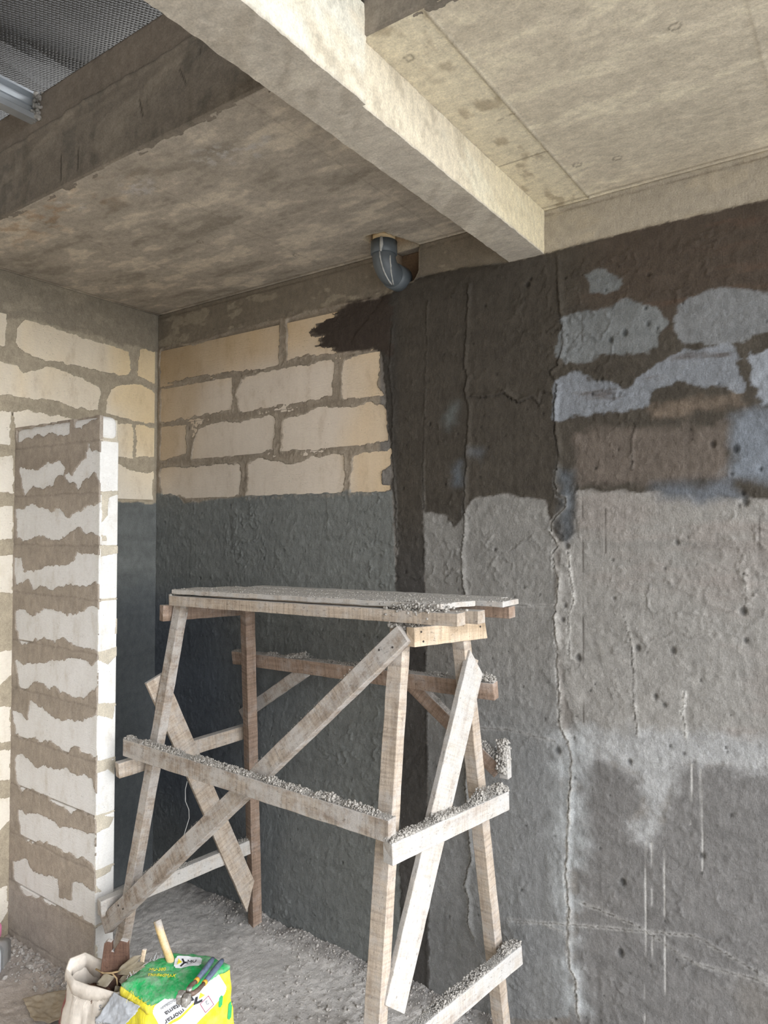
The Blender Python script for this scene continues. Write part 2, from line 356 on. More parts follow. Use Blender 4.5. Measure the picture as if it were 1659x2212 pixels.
SBK=[[(0.007,2.291),(0.341,2.298),(0.442,2.294),(0.443,2.241),(0.326,2.245),(0.103,2.252),(0.028,2.233)],[(0.49,2.29),(0.665,2.299),(0.646,2.283),(0.608,2.286),(0.562,2.272),(0.483,2.256)],[(0.05,2.113),(0.18,2.097),(0.277,2.121),(0.371,2.126),(0.413,2.096),(0.414,2.073),(0.455,2.062),(0.495,2.092),(0.542,2.117),(0.573,2.124),(0.564,2.16),(0.587,2.177),(0.611,2.153),(0.675,2.153),(0.677,2.022),(0.628,2.059),(0.59,2.034),(0.543,2.054),(0.52,2.009),(0.447,2.035),(0.414,2.054),(0.364,2.061),(0.322,2.034),(0.244,2.013),(0.209,2.019),(0.163,2.045),(0.1,1.988),(0.061,2.043)],[(0.017,1.926),(0.111,1.939),(0.22,1.94),(0.317,1.908),(0.35,1.936),(0.442,1.893),(0.538,1.919),(0.577,1.945),(0.623,1.936),(0.679,1.935),(0.682,1.808),(0.625,1.821),(0.571,1.821),(0.516,1.843),(0.42,1.795),(0.285,1.795),(0.241,1.812),(0.161,1.794),(0.021,1.788)],[(0.004,1.713),(0.071,1.705),(0.091,1.638),(0.164,1.655),(0.322,1.684),(0.423,1.687),(0.518,1.744),(0.581,1.737),(0.68,1.726),(0.678,1.622),(0.622,1.623),(0.537,1.597),(0.441,1.615),(0.341,1.587),(0.237,1.591),(0.184,1.572),(0.129,1.615),(0.027,1.581)],[(0.02,1.482),(0.114,1.484),(0.169,1.454),(0.258,1.484),(0.343,1.504),(0.444,1.483),(0.555,1.491),(0.585,1.524),(0.672,1.521),(0.672,1.353),(0.511,1.354),(0.43,1.382),(0.33,1.359),(0.199,1.361),(0.109,1.329),(0.062,1.334),(0.032,1.405)],[(0.029,1.243),(0.119,1.242),(0.163,1.235),(0.409,1.285),(0.476,1.309),(0.543,1.305),(0.616,1.297),(0.674,1.319),(0.676,1.206),(0.61,1.187),(0.565,1.15),(0.49,1.139),(0.431,1.163),(0.301,1.168),(0.217,1.18),(0.122,1.122),(0.078,1.116),(0.041,1.216)],[(0.013,1.014),(0.136,1.004),(0.156,1.087),(0.252,1.072),(0.324,1.055),(0.414,1.042),(0.492,1.049),(0.539,1.046),(0.621,1.09),(0.674,1.109),(0.678,0.925),(0.606,0.932),(0.485,0.936),(0.457,0.899),(0.417,0.918),(0.337,0.937),(0.245,0.915),(0.192,0.923),(0.128,0.9),(0.039,0.913)],[(0.041,0.821),(0.13,0.832),(0.195,0.811),(0.32,0.824),(0.439,0.837),(0.553,0.838),(0.644,0.836),(0.672,0.791),(0.674,0.674),(0.574,0.707),(0.5,0.669),(0.423,0.683),(0.343,0.687),(0.282,0.695),(0.187,0.697),(0.112,0.681),(0.055,0.709)],[(0.07,0.591),(0.211,0.596),(0.315,0.615),(0.405,0.593),(0.539,0.62),(0.603,0.615),(0.67,0.642),(0.673,0.49),(0.587,0.508),(0.447,0.491),(0.287,0.498),(0.183,0.471),(0.095,0.489)],[(0.032,0.352),(0.142,0.388),(0.207,0.355),(0.391,0.374),(0.412,0.305),(0.498,0.326),(0.506,0.402),(0.599,0.408),(0.671,0.398),(0.673,0.262),(0.583,0.274),(0.509,0.266),(0.354,0.261),(0.231,0.256),(0.135,0.239),(0.056,0.279)]]
EPATCH=[[(-0.762,1.992),(-0.683,1.996),(-0.688,1.982),(-0.727,1.967),(-0.731,1.892),(-0.76,1.865)],[(-0.76,1.817),(-0.735,1.812),(-0.735,1.79),(-0.759,1.791)],[(-0.762,1.775),(-0.68,1.769),(-0.682,1.74),(-0.761,1.727)],[(-0.691,1.474),(-0.681,1.473),(-0.68,1.411),(-0.696,1.412)],[(-0.768,1.349),(-0.683,1.359),(-0.683,1.321),(-0.724,1.291),(-0.765,1.313)],[(-0.768,1.143),(-0.687,1.132),(-0.698,1.066),(-0.768,1.097)],[(-0.768,0.917),(-0.684,0.9),(-0.689,0.838),(-0.719,0.868),(-0.768,0.866)],[(-0.768,0.702),(-0.687,0.67),(-0.71,0.636),(-0.767,0.631)],[(-0.768,0.483),(-0.69,0.484),(-0.702,0.452),(-0.768,0.447)],[(-0.771,0.438),(-0.736,0.388),(-0.767,0.396)]]
EJ=[2.2,1.992,1.751,1.558,1.333,1.112,0.892,0.666,0.478]
PATCH={'ring':[(0.002,2.816),(0.304,2.819),(0.901,2.834),(1.345,2.84),(1.519,2.828),(1.693,2.872),(1.897,2.87),(2.095,2.846),(2.232,2.848),(2.396,2.853),(2.601,2.858),(3.007,2.857),(3.01,3.167),(-0.65,4.482),(-0.616,2.841)],'dark':[(1.519,2.828),(1.693,2.872),(1.897,2.87),(2.095,2.849),(2.232,2.852),(2.396,2.854),(2.601,2.858),(3.007,2.857),(2.998,1.933),(2.821,1.949),(2.595,1.97),(2.35,1.98),(2.35,1.833),(2.299,1.8),(2.256,1.874),(2.239,1.949),(2.055,1.978),(1.937,1.959),(1.897,1.884),(1.866,1.852),(1.824,1.9),(1.716,1.914),(1.723,1.811),(1.727,1.569),(1.732,1.365),(1.739,0.814),(1.751,-0.0),(1.619,-0.05),(1.599,0.784),(1.588,1.484),(1.588,1.733),(1.568,2.002),(1.556,2.197),(1.532,2.394),(1.507,2.593),(1.346,2.657)],'lowleft':[(-0.153,1.987),(0.014,2.034),(0.166,2.03),(0.242,1.972),(0.492,1.991),(0.786,2.007),(1.191,2.009),(1.568,2.002),(1.588,1.484),(1.599,0.784),(1.686,-0.116),(-0.105,-0.826)],'mid':[(1.716,1.914),(1.824,1.9),(1.866,1.852),(1.897,1.884),(1.937,1.959),(2.055,1.978),(2.239,1.949),(2.256,1.874),(2.272,1.584),(2.318,0.135),(1.729,-0.099),(1.739,0.814),(1.723,1.736)],'right':[(2.272,1.584),(2.299,1.8),(2.35,1.833),(2.35,1.98),(2.595,1.97),(2.821,1.949),(2.998,1.933),(2.991,1.134),(2.733,1.098),(2.499,1.068),(2.355,1.137),(2.306,1.259)],'lowright':[(2.347,1.114),(2.418,1.073),(2.493,1.039),(2.577,1.012),(2.569,0.911),(2.518,0.862),(2.583,0.812),(2.638,0.886),(2.648,0.944),(2.687,1.082),(2.803,1.107),(2.958,1.14),(2.95,0.339),(2.315,0.079),(2.344,0.412),(2.345,0.735)],'blue':[[(2.376,2.745),(2.447,2.743),(2.516,2.698),(2.516,2.655),(2.456,2.645),(2.412,2.675)],[(2.293,2.608),(2.403,2.615),(2.524,2.624),(2.631,2.583),(2.654,2.52),(2.638,2.44),(2.531,2.438),(2.411,2.446),(2.32,2.441),(2.297,2.462)],[(2.686,2.581),(2.77,2.606),(2.843,2.608),(2.941,2.573),(2.981,2.558),(2.98,2.443),(2.884,2.443),(2.783,2.439),(2.708,2.454),(2.685,2.507)],[(2.278,2.374),(2.357,2.391),(2.531,2.327),(2.597,2.386),(2.723,2.419),(2.841,2.41),(2.862,2.368),(2.883,2.349),(2.883,2.271),(2.767,2.3),(2.692,2.317),(2.613,2.301),(2.596,2.26),(2.445,2.258),(2.338,2.241),(2.277,2.238)],[(2.911,2.376),(2.979,2.39),(2.978,2.215),(2.917,2.252),(2.904,2.323)],[(2.861,2.195),(2.978,2.207),(2.976,1.987),(2.908,1.99),(2.845,2.007),(2.846,2.11)],[(1.814,2.288),(1.849,2.335),(1.882,2.341),(1.871,2.263),(1.831,2.237)],[(1.854,2.086),(1.893,2.104),(1.893,2.016),(1.86,2.012)],[(1.938,2.15),(1.992,2.147),(1.981,2.119),(1.938,2.131)],[(2.619,1.992),(2.838,1.992),(2.88,1.944),(2.765,1.931),(2.635,1.95),(2.611,1.975)],[(2.282,2.066),(2.342,2.045),(2.345,1.85),(2.318,1.806),(2.29,1.877),(2.295,1.966)]],'brown':[(2.347,2.187),(2.538,2.185),(2.84,2.177),(2.845,2.007),(2.611,2.0),(2.346,2.001)],'tan':[(2.604,2.251),(2.876,2.272),(2.882,2.232),(2.612,2.213)],'lightband':[(2.273,1.073),(2.319,1.103),(2.375,1.14),(2.545,1.179),(2.74,1.201),(2.958,1.21),(2.957,1.112),(2.916,1.117),(2.803,1.105),(2.687,1.08),(2.648,0.944),(2.638,0.886),(2.583,0.812),(2.518,0.862),(2.569,0.911),(2.577,1.012),(2.418,1.073)],'lightcol':[(2.273,1.101),(2.375,1.14),(2.384,0.691),(2.339,0.663),(2.349,0.36),(2.393,0.19),(2.298,0.153),(2.31,0.455),(2.271,0.606)]}
CRACK={'a':[(2.282,2.819),(2.285,2.717),(2.297,2.58),(2.308,2.512),(2.284,2.432),(2.251,2.411),(2.284,2.357),(2.271,2.283),(2.274,2.199),(2.286,2.115),(2.27,2.015),(2.279,1.965),(2.312,1.956),(2.311,1.923),(2.265,1.874),(2.258,1.832),(2.285,1.783),(2.264,1.758),(2.269,1.7),(2.286,1.667),(2.281,1.601),(2.27,1.534),(2.28,1.42),(2.277,1.354),(2.287,1.256),(2.285,1.158),(2.318,1.098),(2.33,1.036),(2.325,0.938),(2.31,0.677),(2.307,0.611),(2.321,0.519),(2.313,0.452),(2.316,0.325),(2.34,0.286),(2.351,0.148)],'b':[(1.921,2.788),(1.913,2.644),(1.909,2.572),(1.903,2.482),(1.917,2.435),(1.901,2.382),(1.921,2.317),(1.913,2.1),(1.905,1.957),(1.903,1.83),(1.892,1.776),(1.897,1.668),(1.907,1.561),(1.896,1.203),(1.913,0.851),(1.923,0.694),(1.932,0.571),(1.918,0.549),(1.906,0.472),(1.926,0.432),(1.92,0.343),(1.94,0.294)],'c':[(2.321,1.767),(2.327,1.685),(2.341,1.588),(2.32,1.538),(2.326,1.392)],'d':[(1.917,2.353),(2.017,2.346),(2.075,2.354),(2.131,2.313),(2.186,2.328),(2.213,2.297),(2.222,2.342),(2.257,2.334)],'e':[(1.737,2.768),(1.731,2.674),(1.726,2.486),(1.722,2.298),(1.716,2.111),(1.718,1.923)],'f':[(1.562,2.702),(1.548,2.509),(1.568,2.312),(1.559,2.158),(1.582,2.002),(1.588,1.733)],'g':[(2.555,2.192),(2.54,2.131),(2.545,2.084),(2.543,2.052)],'h':[(2.879,1.707),(2.887,1.636),(2.88,1.586)],'i':[(2.703,1.321),(2.698,1.254),(2.706,1.181)],'j':[(2.517,1.552),(2.54,1.446),(2.549,1.231),(2.558,1.163)],'k':[(1.896,1.078),(2.091,1.101),(2.201,1.095),(2.271,1.09)],'l':[(2.127,0.404),(2.216,0.434),(2.294,0.43),(2.311,0.404)],'m':[(1.917,1.548),(2.092,1.562),(2.272,1.571)],'n':[(2.09,0.406),(2.729,0.558),(2.935,0.502)],'p':[(2.369,0.55),(2.557,0.531),(2.728,0.471),(2.935,0.489)]}
PLUMB=[[(2.374,2.699),(2.376,1.817),(2.375,1.172)],[(2.583,0.818),(2.575,0.218)],[(2.602,0.816),(2.602,0.396)],[(2.641,0.856),(2.639,0.244)],[(2.725,1.096),(2.721,0.905)],[(2.752,1.087),(2.754,0.768)],[(2.455,1.913),(2.454,1.762)],[(2.924,1.907),(2.921,1.624)]]
HOLES=[(2.559,1.448),(2.671,1.451),(2.616,1.296),(2.644,1.272),(2.648,1.716),(2.686,1.802),(2.884,1.504),(2.869,1.919),(2.929,2.028),(2.878,1.593),(2.316,1.783),(2.31,1.573),(2.3,1.523),(2.279,1.059),(2.505,0.66),(2.496,0.424),(2.754,0.814),(2.53,1.066),(2.169,2.748),(2.182,2.765),(2.475,2.495),(2.599,2.53),(2.522,2.511),(2.443,2.362),(2.795,2.114),(2.861,2.095),(2.88,1.957),(2.886,1.929),(2.356,1.395)]

# ------------------------------------------------------------------ back wall
CZ = 3.0075
X1 = 3.4
C_RING = alb(128, 118, 102, .72); C_JOINT = alb(128, 118, 105, .70)
BACKBLK = [np.array(p) for p in BLK]
def back_fn(U, V):
    n_a = fbm(U, V, 3, 5, .06, .045); n_b = fbm(U, V, 40, 3, .012, .010); n_c = fbm(U, V, 60, 4, .5, .35)
    n_w = fbm(U, V, 88, 4, .16, .12); n_s = fbm(U, V, 80, 5, .22, .035); n_v = fbm(U, V, 95, 4, .03, .3); n_g = fbm(U, V, 130, 3, .010, .007)
    col = np.tile(C_JOINT, (len(U), 1))
    col *= (1+.12*n_a+.08*n_c)[:, None]
    pl_ = ss(-.01, .01, np.maximum(1.975-V, U-1.50)); col = over(col, albr(118, 114, 109, .6), pl_)
    h = 0.0022+0.0007*n_a+0.0004*n_b
    P = PATCH
    def lay(poly, c, soft=.006, na=.012, mod=.1, marg=.1):
        nonlocal col
        sd = polysd(U, V, poly, marg)+na*n_a+.004*n_b
        a = ss(-soft, soft, sd)*(sd > -.9)
        cc = np.asarray(c)*(1+mod*n_a+mod*.8*n_s)[:, None]
        col = col*(1-a[:, None])+cc*a[:, None]
        return a
    # plaster fields
    a = lay(P['lowleft'], alb(88, 90, 88, .52), mod=.08); h += .0025*a
    # damp lower plaster with corner shade painted in, darker and bluer
    wet_shade = a*ss(1.5, 1.0, V+.12*n_c+.04*n_s)*ss(1.9, .5, U+.25*n_c); col = over(col, alb(74, 78, 81, .52), wet_shade*.5); wet_corner_shade = a*ss(.95, .35, U+.12*n_c)*ss(1.62, 1.38, V+.08*n_c)*ss(.15, .5, V+.1*n_c); col = over(col, alb(58, 63, 71, .52), wet_corner_shade*.75)
    a = lay(P['mid'], albr(130, 128, 124, .63), mod=.07); h += .003*a
    low = a*ss(1.45, .9, V+.08*n_c); col = over(col, albr(114, 115, 115, .58), low*.8)
    a = lay(P['right'], albr(152, 149, 144, .76), mod=.09); h += .003*a
    warm = a*ss(.1, .5, n_c+.4*n_s); col = over(col, albr(148, 140, 134, .76), warm*.6)
    a = lay(P['lowright'], albr(114, 112, 110, .64), soft=.008, na=.02, mod=.14); h += .0015*a
    br = a*ss(0, .5, n_c)*ss(.9, .4, V); col = over(col, albr(124, 118, 110, .58), br*.5)
    a = lay(P['lightband'], albr(160, 160, 159, .70), soft=.03, na=.045, mod=.16)
    a = lay(P['lightcol'], albr(154, 156, 156, .68), soft=.05, na=.05, mod=.16)
    a = lay(P['dark'], albr(67, 62, 55, .60), soft=.004, na=.014, mod=.12); h += .003*a
    cool = a*ss(2.0, 1.55, V+.05*n_c); col = over(col, albr(72, 70, 68, .66), cool*.9)
    rt = a*ss(2.3, 2.5, U)*ss(2.45, 2.6, V); col = over(col, albr(84, 70, 60, .7), rt*(.4+.6*ss(0, .5, n_s)))
    up = a*ss(1.4, 1.5, U)*ss(1.62, 1.57, U); col = over(col, albr(60, 58, 55, .66), up*.6)
    a = lay(P['brown'], albr(106, 97, 89, .74), soft=.02, na=.03, mod=.1)
    a = lay(P['tan'], albr(112, 100, 88, .74), soft=.02, na=.03, mod=.3)
    blue = [(114,117,118), (118,121,122), (122,124,126), (128,132,138), (140,145,152), (118,124,132), (100,104,102), (96,102,108), (92,95,98), (102,106,112), (90,94,98)]
    for i, q in enumerate(P['blue']):
        s = .006 if i < 5 else .03
        a = lay(q, albr(*blue[i], .72), soft=s, na=.03 if i < 6 else .02, mod=.12); h -= .0012*a
    strk = ss(.15, .5, n_s)*polysd_mask(U, V, P['blue'][3]); col = over(col, albr(84, 74, 68, .7), strk*.7)
    # concrete ring beam under the slab
    a = lay(P['ring'], alb(112, 104, 92, .68), soft=.004, na=.006, mod=.1)
    rg = a*ss(1.9, 2.3, U); col = over(col, alb(160, 152, 138, .80), rg*(.85))
    bl = a*ss(.18, .3, fbm(U, V, 210, 4, .12, .05)); col = over(col, alb(160, 150, 132, .74), bl*.45)
    h -= .0022*a
    g = a*ss(.005, .0, np.abs(V-(CZ-.018)+.002*n_a)); col = over(col, alb(86, 76, 64, .7), g*.55*ss(-.5, .1, n_a)); h -= .003*g
    # sooty smear over the top right block
    sm = polysd(U, V, SMEAR, .12)+.03*fbm(U, V, 301, 4, .12, .018)+.006*n_b
    asm = ss(-.012, .012, sm)*(sm > -.9); col = over(col, alb(60, 52, 46, .9), asm)
    # exposed aerated blocks: mortar is cut away there
    ex = np.full(U.shape, -1.0)
    for q in BACKBLK: ex = np.maximum(ex, polysd(U, V, q, .05))
    ex = ex+.013*fbm(U, V, 330, 5, .04, .035)+.003*n_b
    for k in range(5): ex = np.minimum(ex, np.abs(V-(2.604-.2033*k)+.005*fbm(U, V, 345, 4, .04, .04))-.007)
    ex = np.where(asm > .3, -1, ex)
    e = ss(-.0015, .004, ex); rim = ss(-.03, -.002, ex)*(1-e)
    h += (.0016*rim*(1+n_a)+.0016*np.abs(fbm(U, V, 377, 4, .05, .03)))*(V > 1.96)*(U < 1.55)
    film = ss(-.02, -.002, ex)*(1-e)*ss(-.1, .3, n_b+n_a); col = over(col, alb(160, 150, 136, .72), film*.35*(V > 1.97)*(U < 1.5))
    # ghost joints of the blocks under the plaster
    for k in range(15):
        z = 2.604-.2033*k+.012*0
        d = np.abs(V-z+.01*n_a); gh = ss(.02, .004, d)*(1-e)*(.5+.5*ss(-.2, .4, n_c))
        h -= .0011*gh; col *= (1-.06*gh)[:, None]
        for x0 in np.arange(.28+(.31 if k % 2 else 0), 3.4, .61):
            d = np.abs(U-x0+.012*n_a); gv = ss(.018, .003, d)*((V > z-.2033) & (V < z))*(1-e)
            h -= .0011*gv; col *= (1-.06*gv)[:, None]
    ca = linesd(U, V, CRACK['a'], .2)[0]; h += .006*np.abs(fbm(U, V, 455, 4, .05, .06))*ss(.10, .02, ca)
    # trowel skid marks and lumps
    rid = np.abs(fbm(U, V, 350, 4, .11, .07)); msk = ss(0, .5, fbm(U, V, 370, 3, .35, .45))
    h += .0048*ss(.06, .0, rid)*msk*(1-e)*(V < 2.8)
    h += (.0034*n_w+.0026*fbm(U, V, 444, 5, .05, .03)*(.25+.75*ss(-.1, .45, fbm(U, V, 447, 3, .4, .3)))+.0012*np.clip(fbm(U, V, 449, 3, .014, .012)-.15, 0, 1)*4)*(1-e)*(V < 2.86)
    # cracks: a raised torn lip along a dark line
    for k, q in CRACK.items():
        d, s = linesd(U+.006*n_b+.004*n_a, V+.003*n_b, q)
        big = k in ('a', 'b', 'd'); w = .0045 if big else .003
        f = (.55+.45*ss(-.4, .3, fbm(U, V, 400, 2, .04, .05)))
        lip = ss(.022 if big else .012, .0, d)*(s < 0)*f
        h += (.0105 if big else .005)*lip
        cr = ss(w, w*.25, d)*f; h -= (.006 if big else .003)*cr
        dust = ss(.011, .001, d)*f*ss(2.25, 1.6, V)*(1 if k in ('a', 'c', 'i') else .35)
        col = over(col, alb(205, 203, 198, .85), dust*.85)
        col = over(col, alb(50, 46, 42, .7), ss(w*.8, w*.2, d)*f*(0.5 if k in 'a' else .65))
    for i, q in enumerate(PLUMB):
        d, s = linesd(U, V, q, .02); a = ss(.0035, .001, d)*ss(-.3, .2, fbm(U, V, 420+i, 2, .02, .08))
        c = alb(60, 55, 50, .7) if i in (0, 6, 7) else alb(190, 188, 184, .8)
        col = over(col, c, a*.75); h -= .001*a
    # pits, nail holes and grit
    rng = np.random.default_rng(5)
    pts = [(x, z, .006+.006*rng.random(), 1) for x, z in HOLES]
    for i in range(420):
        pts.append((rng.uniform(.03, 3.3), rng.uniform(.05, 2.75), rng.uniform(.0025, .006), rng.choice([-1, 1, 1])))
    for x, z, r, sg in pts:
        m = (np.abs(U-x) < 3*r) & (np.abs(V-z) < 3*r)
        if not m.any(): continue
        d = np.hypot(U[m]-x, (V[m]-z)*.8); b_ = ss(r*1.3, r*.3, d)
        if sg > 0:
            h[m] -= r*.9*b_; col[m] = col[m]*(1-.5*b_[:, None])
        else: h[m] += r*.6*b_
    h = h*(1-e)-.009*e
    # broken-out recess for the drain pipe
    rc = polysd(U, V, [(1.566, 3.02), (1.690, 3.02), (1.686, 2.90), (1.665, 2.865), (1.566, 2.87)], .06)+.004*n_a
    er = ss(-.002, .004, rc)*(rc > -.9); h = h*(1-er)-.06*er
    col = over(col, alb(120, 96, 74, .7), er*.8)
    rimr = ss(-.012, -.001, rc)*(1-er)*(rc > -.9); col = over(col, alb(190, 176, 155, .8), rimr*.7)
    return h, np.clip(col, .004, .86)
def polysd_mask(U, V, q):
    s = polysd(U, V, q, .05); return ss(-.01, .01, s)*(s > -.9)
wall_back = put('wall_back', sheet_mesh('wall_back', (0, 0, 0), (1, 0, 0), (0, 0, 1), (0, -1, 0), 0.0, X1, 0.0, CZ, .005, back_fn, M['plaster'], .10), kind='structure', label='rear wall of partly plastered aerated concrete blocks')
def aac_col(kind):
    def f(P):
        x, y, z = P[:, 0], P[:, 1], P[:, 2]
        u = x+y*1.3
        cream = alb(205, 194, 180, .80); white = alb(238, 235, 230, 1.02); och = alb(196, 168, 122, .75); dull = alb(150, 134, 112, .70)
        n = fbm(u, z, 501, 4, .28, .2); nv = fbm(u, z, 520, 4, .06, .5)
        if kind == 'back':
            a = np.tile(cream, (len(P), 1))
            yel = ss(2.55, 2.75, z+.05*n)*.9 + ss(.45, .2, x+.1*n)*ss(2.0, 2.3, z)*.5 + ss(1.22, 1.42, x+.08*n)*.65
            a = over(a, och, np.clip(yel*(.6+.5*nv), 0, .8))
            dk = ss(.7, .1, x+.1*n)*ss(1.9, 2.3, z)*.75+ss(2.56, 2.7, z)*ss(1.1, .6, x)*.45; a = over(a, dull, np.clip(dk*(.7+.4*nv), 0, .8))
        elif kind == 'left':
            a = np.tile(alb(232, 226, 214, 1.0), (len(P), 1))
            yel = ss(2.2, 2.6, z+.08*n)*.45*(.8+.5*nv)+ss(-.35, -.05, y+.1*n)*ss(1.7, 2.5, z)*.75
            a = over(a, alb(228, 206, 162, .97), np.clip(yel, 0, .8))
        else:
            a = np.tile(alb(214, 210, 206, .72), (len(P), 1))
        return np.clip(a*(1+.05*n+.04*nv)[:, None], .01, .86)
    return f
def blocks_for(polys, z0, dz, parent, kind, axis):
    for qi, q in enumerate(polys):
        q = np.array(q); zc = (q[:, 1].min()+q[:, 1].max())/2
        k = math.floor((z0-zc)/dz); zt = z0-k*dz-.001; zb = zt-dz+.002
        if kind == 'left' and qi >= 11: zt = q[:, 1].max()+.004; zb = q[:, 1].min()-.004
        a, b = q[:, 0].min()-.012, q[:, 0].max()+.012
        if kind == 'left': b = min(b, -.002)
        else: a = max(a, .004)
        lo, hi = ((a, -.0005, zb), (b, .008, zt)) if axis == 'x' else ((-.008, a, zb), (.0005, b, zt))
        put('block', box_mesh('block', lo, hi, (.06, .06, .05), M['aac'], aac_col(kind)), parent)
blocks_for(BLK, 2.604, .2033, wall_back, 'back', 'x')

# ------------------------------------------------------------------ left wall
def left_fn(U, V):      # U = world y, V = z
    n_a = fbm(U, V, 603, 5, .06, .045); n_b = fbm(U, V, 640, 3, .012, .010); n_c = fbm(U, V, 660, 4, .4, .35); n_s = fbm(U, V, 680, 4, .2, .04)
    col = np.tile(alb(160, 150, 132, .88), (len(U), 1))*(1+.1*n_a+.06*n_c)[:, None]
    h = .0022+.0007*n_a+.0004*n_b
    a = ss(2.815, 2.80, V*-1+2*2.8075-0+.02*n_a)  # below
    ring = ss(2.80, 2.815, V+.03*n_a); col = over(col, alb(132, 124, 110, .80), ring); 
    bl = ring*ss(.2, .35, fbm(U, V, 690, 4, .1, .05)); col = over(col, alb(160, 150, 132, .85), bl*.4)
    dk = ss(1.985, 1.975, V+.02*n_a+.01*n_c)*ss(-.74, -.70, U); 
    base = alb(94, 97, 96, .8)*(1+.1*n_a+.2*n_s)[:, None]
    col = col*(1-dk[:, None])+base*dk[:, None]
    lowd = dk*ss(1.65, 1.4, V+.12*n_c+.03*n_s); col = over(col, alb(72, 76, 79, .75), lowd*.85)
    h += .002*dk
    ex = np.full(U.shape, -1.0)
    for q in LBK: ex = np.maximum(ex, polysd(U, V, q, .05))
    ex = ex+.013*fbm(U, V, 730, 5, .04, .035)+.003*n_b; ex = np.where((U > -.02), -1, ex)
    e = ss(-.0015, .004, ex); h += .0009*ss(-.03, -.002, ex)*(1-e)
    for k in range(14):
        z = 2.61-.205*k; gh = ss(.02, .004, np.abs(V-z+.01*n_a))*(1-e); h -= .0011*gh; col *= (1-.06*gh)[:, None]
    # corner fillet of squeezed mortar
    cf = ss(-.03, -.005, U+.006*n_a); h += .004*cf; col = over(col, alb(110, 104, 94, .8), cf*.5*(1-dk))
    h = h*(1-e)-.009*e
    return h, np.clip(col, .004, .86)
wall_left = put('wall_left', sheet_mesh('wall_left', (0, 0, 0), (0, 1, 0), (0, 0, 1), (1, 0, 0), -1.25, 0.0, 0.0, CZ, .005, left_fn, M['plaster'], .10), kind='structure', label='left wall of aerated concrete blocks, dark plaster below')
blocks_for(LBK, 2.61, .205, wall_left, 'left', 'y')

# ------------------------------------------------------------------ partition stub with mortar-smeared courses
SX, SY, SB, SZ = .665, -.768, -.684, 2.300
def stub_front(U, V):
    n_a = fbm(U, V, 803, 5, .06, .05); n_b = fbm(U, V, 840, 3, .012, .012); n_c = fbm(U, V, 860, 4, .3, .1)
    col = np.tile(alb(140, 131, 121, .66), (len(U), 1))*(1+.12*n_a+.12*n_c)[:, None]
    dkr = ss(2.2, 2.12, V)*ss(1.95, 2.05, V); col = over(col, alb(122, 113, 104, .62), dkr*.6)
    bot = ss(.32, .2, V+.05*n_c+(U-.3)*.1); col = over(col, alb(138, 132, 127, .62), bot*.7)
    h = .0026+.0009*n_a+.0005*n_b+.001*n_c
    ex = np.full(U.shape, -1.0)
    for q in SBK: ex = np.maximum(ex, polysd(U, V, q, .05))
    ex = np.maximum(ex, np.minimum(np.minimum(.26-V, V-.06), .62-U)-.02+.02*n_c) if False else ex
    ex = ex+.024*fbm(U, V, 930, 5, .045, .05)+.004*n_b
    e = ss(-.0015, .004, ex); h += .0012*ss(-.03, -.002, ex)*(1-e)
    for k in range(11):
        z = 2.2-.2153*k; ln = ss(.007, .001, np.abs(V-z+.008*n_a))*(1-e); h -= .0016*ln; col *= (1-.15*ln)[:, None]
    h = h*(1-e)-.009*e
    return h, np.clip(col, .004, .86)
def stub_end(U, V):     # U = y
    n_a = fbm(U, V, 1003, 4, .05, .05); n_b = fbm(U, V, 1040, 3, .012, .012)
    col = np.tile(alb(196, 188, 172, .98), (len(U), 1))*(1+.06*n_a)[:, None]
    ex = np.full(U.shape, .02)
    for q in EPATCH: 
        s = polysd(U, V, q, .05); ex = np.minimum(ex, np.where(s > -.9, -s, .02))
    for k in range(11):
        z = 2.2-.2153*k; ex = np.minimum(ex, np.abs(V-z+.003*n_a)-.0035)
    ex = np.minimum(ex, U-(SY-.001)); ex = ex+.004*n_a+.002*n_b
    ex = np.where(V < .2+.05*n_a, ex-.012, ex)
    e = ss(-.001, .003, ex); h = (.0016+.0005*n_a)*(1-e)-.009*e
    return h, np.clip(col, .004, .86)
stub = put('wall_partition', box_mesh('partition_core', (.002, SY+.012, 0), (SX-.012, SB, SZ-.012), .3, M['concrete'], lambda P: np.tile(alb(150, 142, 130, .85), (len(P), 1))), kind='structure', label='short free-ended block partition with ragged bands of mortar')
put('mortar_face', sheet_mesh('mortar_face', (0, SY, 0), (1, 0, 0), (0, 0, 1), (0, -1, 0), .0, SX-.0005, 0, SZ-.001, .004, stub_front, M['plaster'], .0115), stub)
put('mortar_face', sheet_mesh('mortar_face', (SX, 0, 0), (0, 1, 0), (0, 0, 1), (1, 0, 0), SY+.0005, SB-.0005, 0, SZ-.012, .004, stub_end, M['plaster'], .0115), stub)
def stub_col(P):
    f = aac_col('stub')(P); e = (P[:, 0] > SX-.004)
    return np.where(e[:, None], alb(240, 240, 238, 1.06)*(1+.02*fbm(P[:, 1], P[:, 2], 77, 3, .05, .05))[:, None], f)
zt = SZ
for k in range(12):
    zb = 2.2-.2153*k+.003
    if k > 0: zt = 2.2-.2153*(k-1)-.003
    zb = max(zb, .004)
    if zt-zb < .02: break
    me = box_mesh('block', (.006, SY, zb), (SX, SB, zt), (.06, .05, .05), M['aac'], stub_col)
    o = put('block', me, stub)
    bv = o.modifiers.new('worn_edges', 'BEVEL'); bv.width = .028 if k == 0 else .005; bv.segments = 4 if k == 0 else 2; bv.limit_method = 'ANGLE'

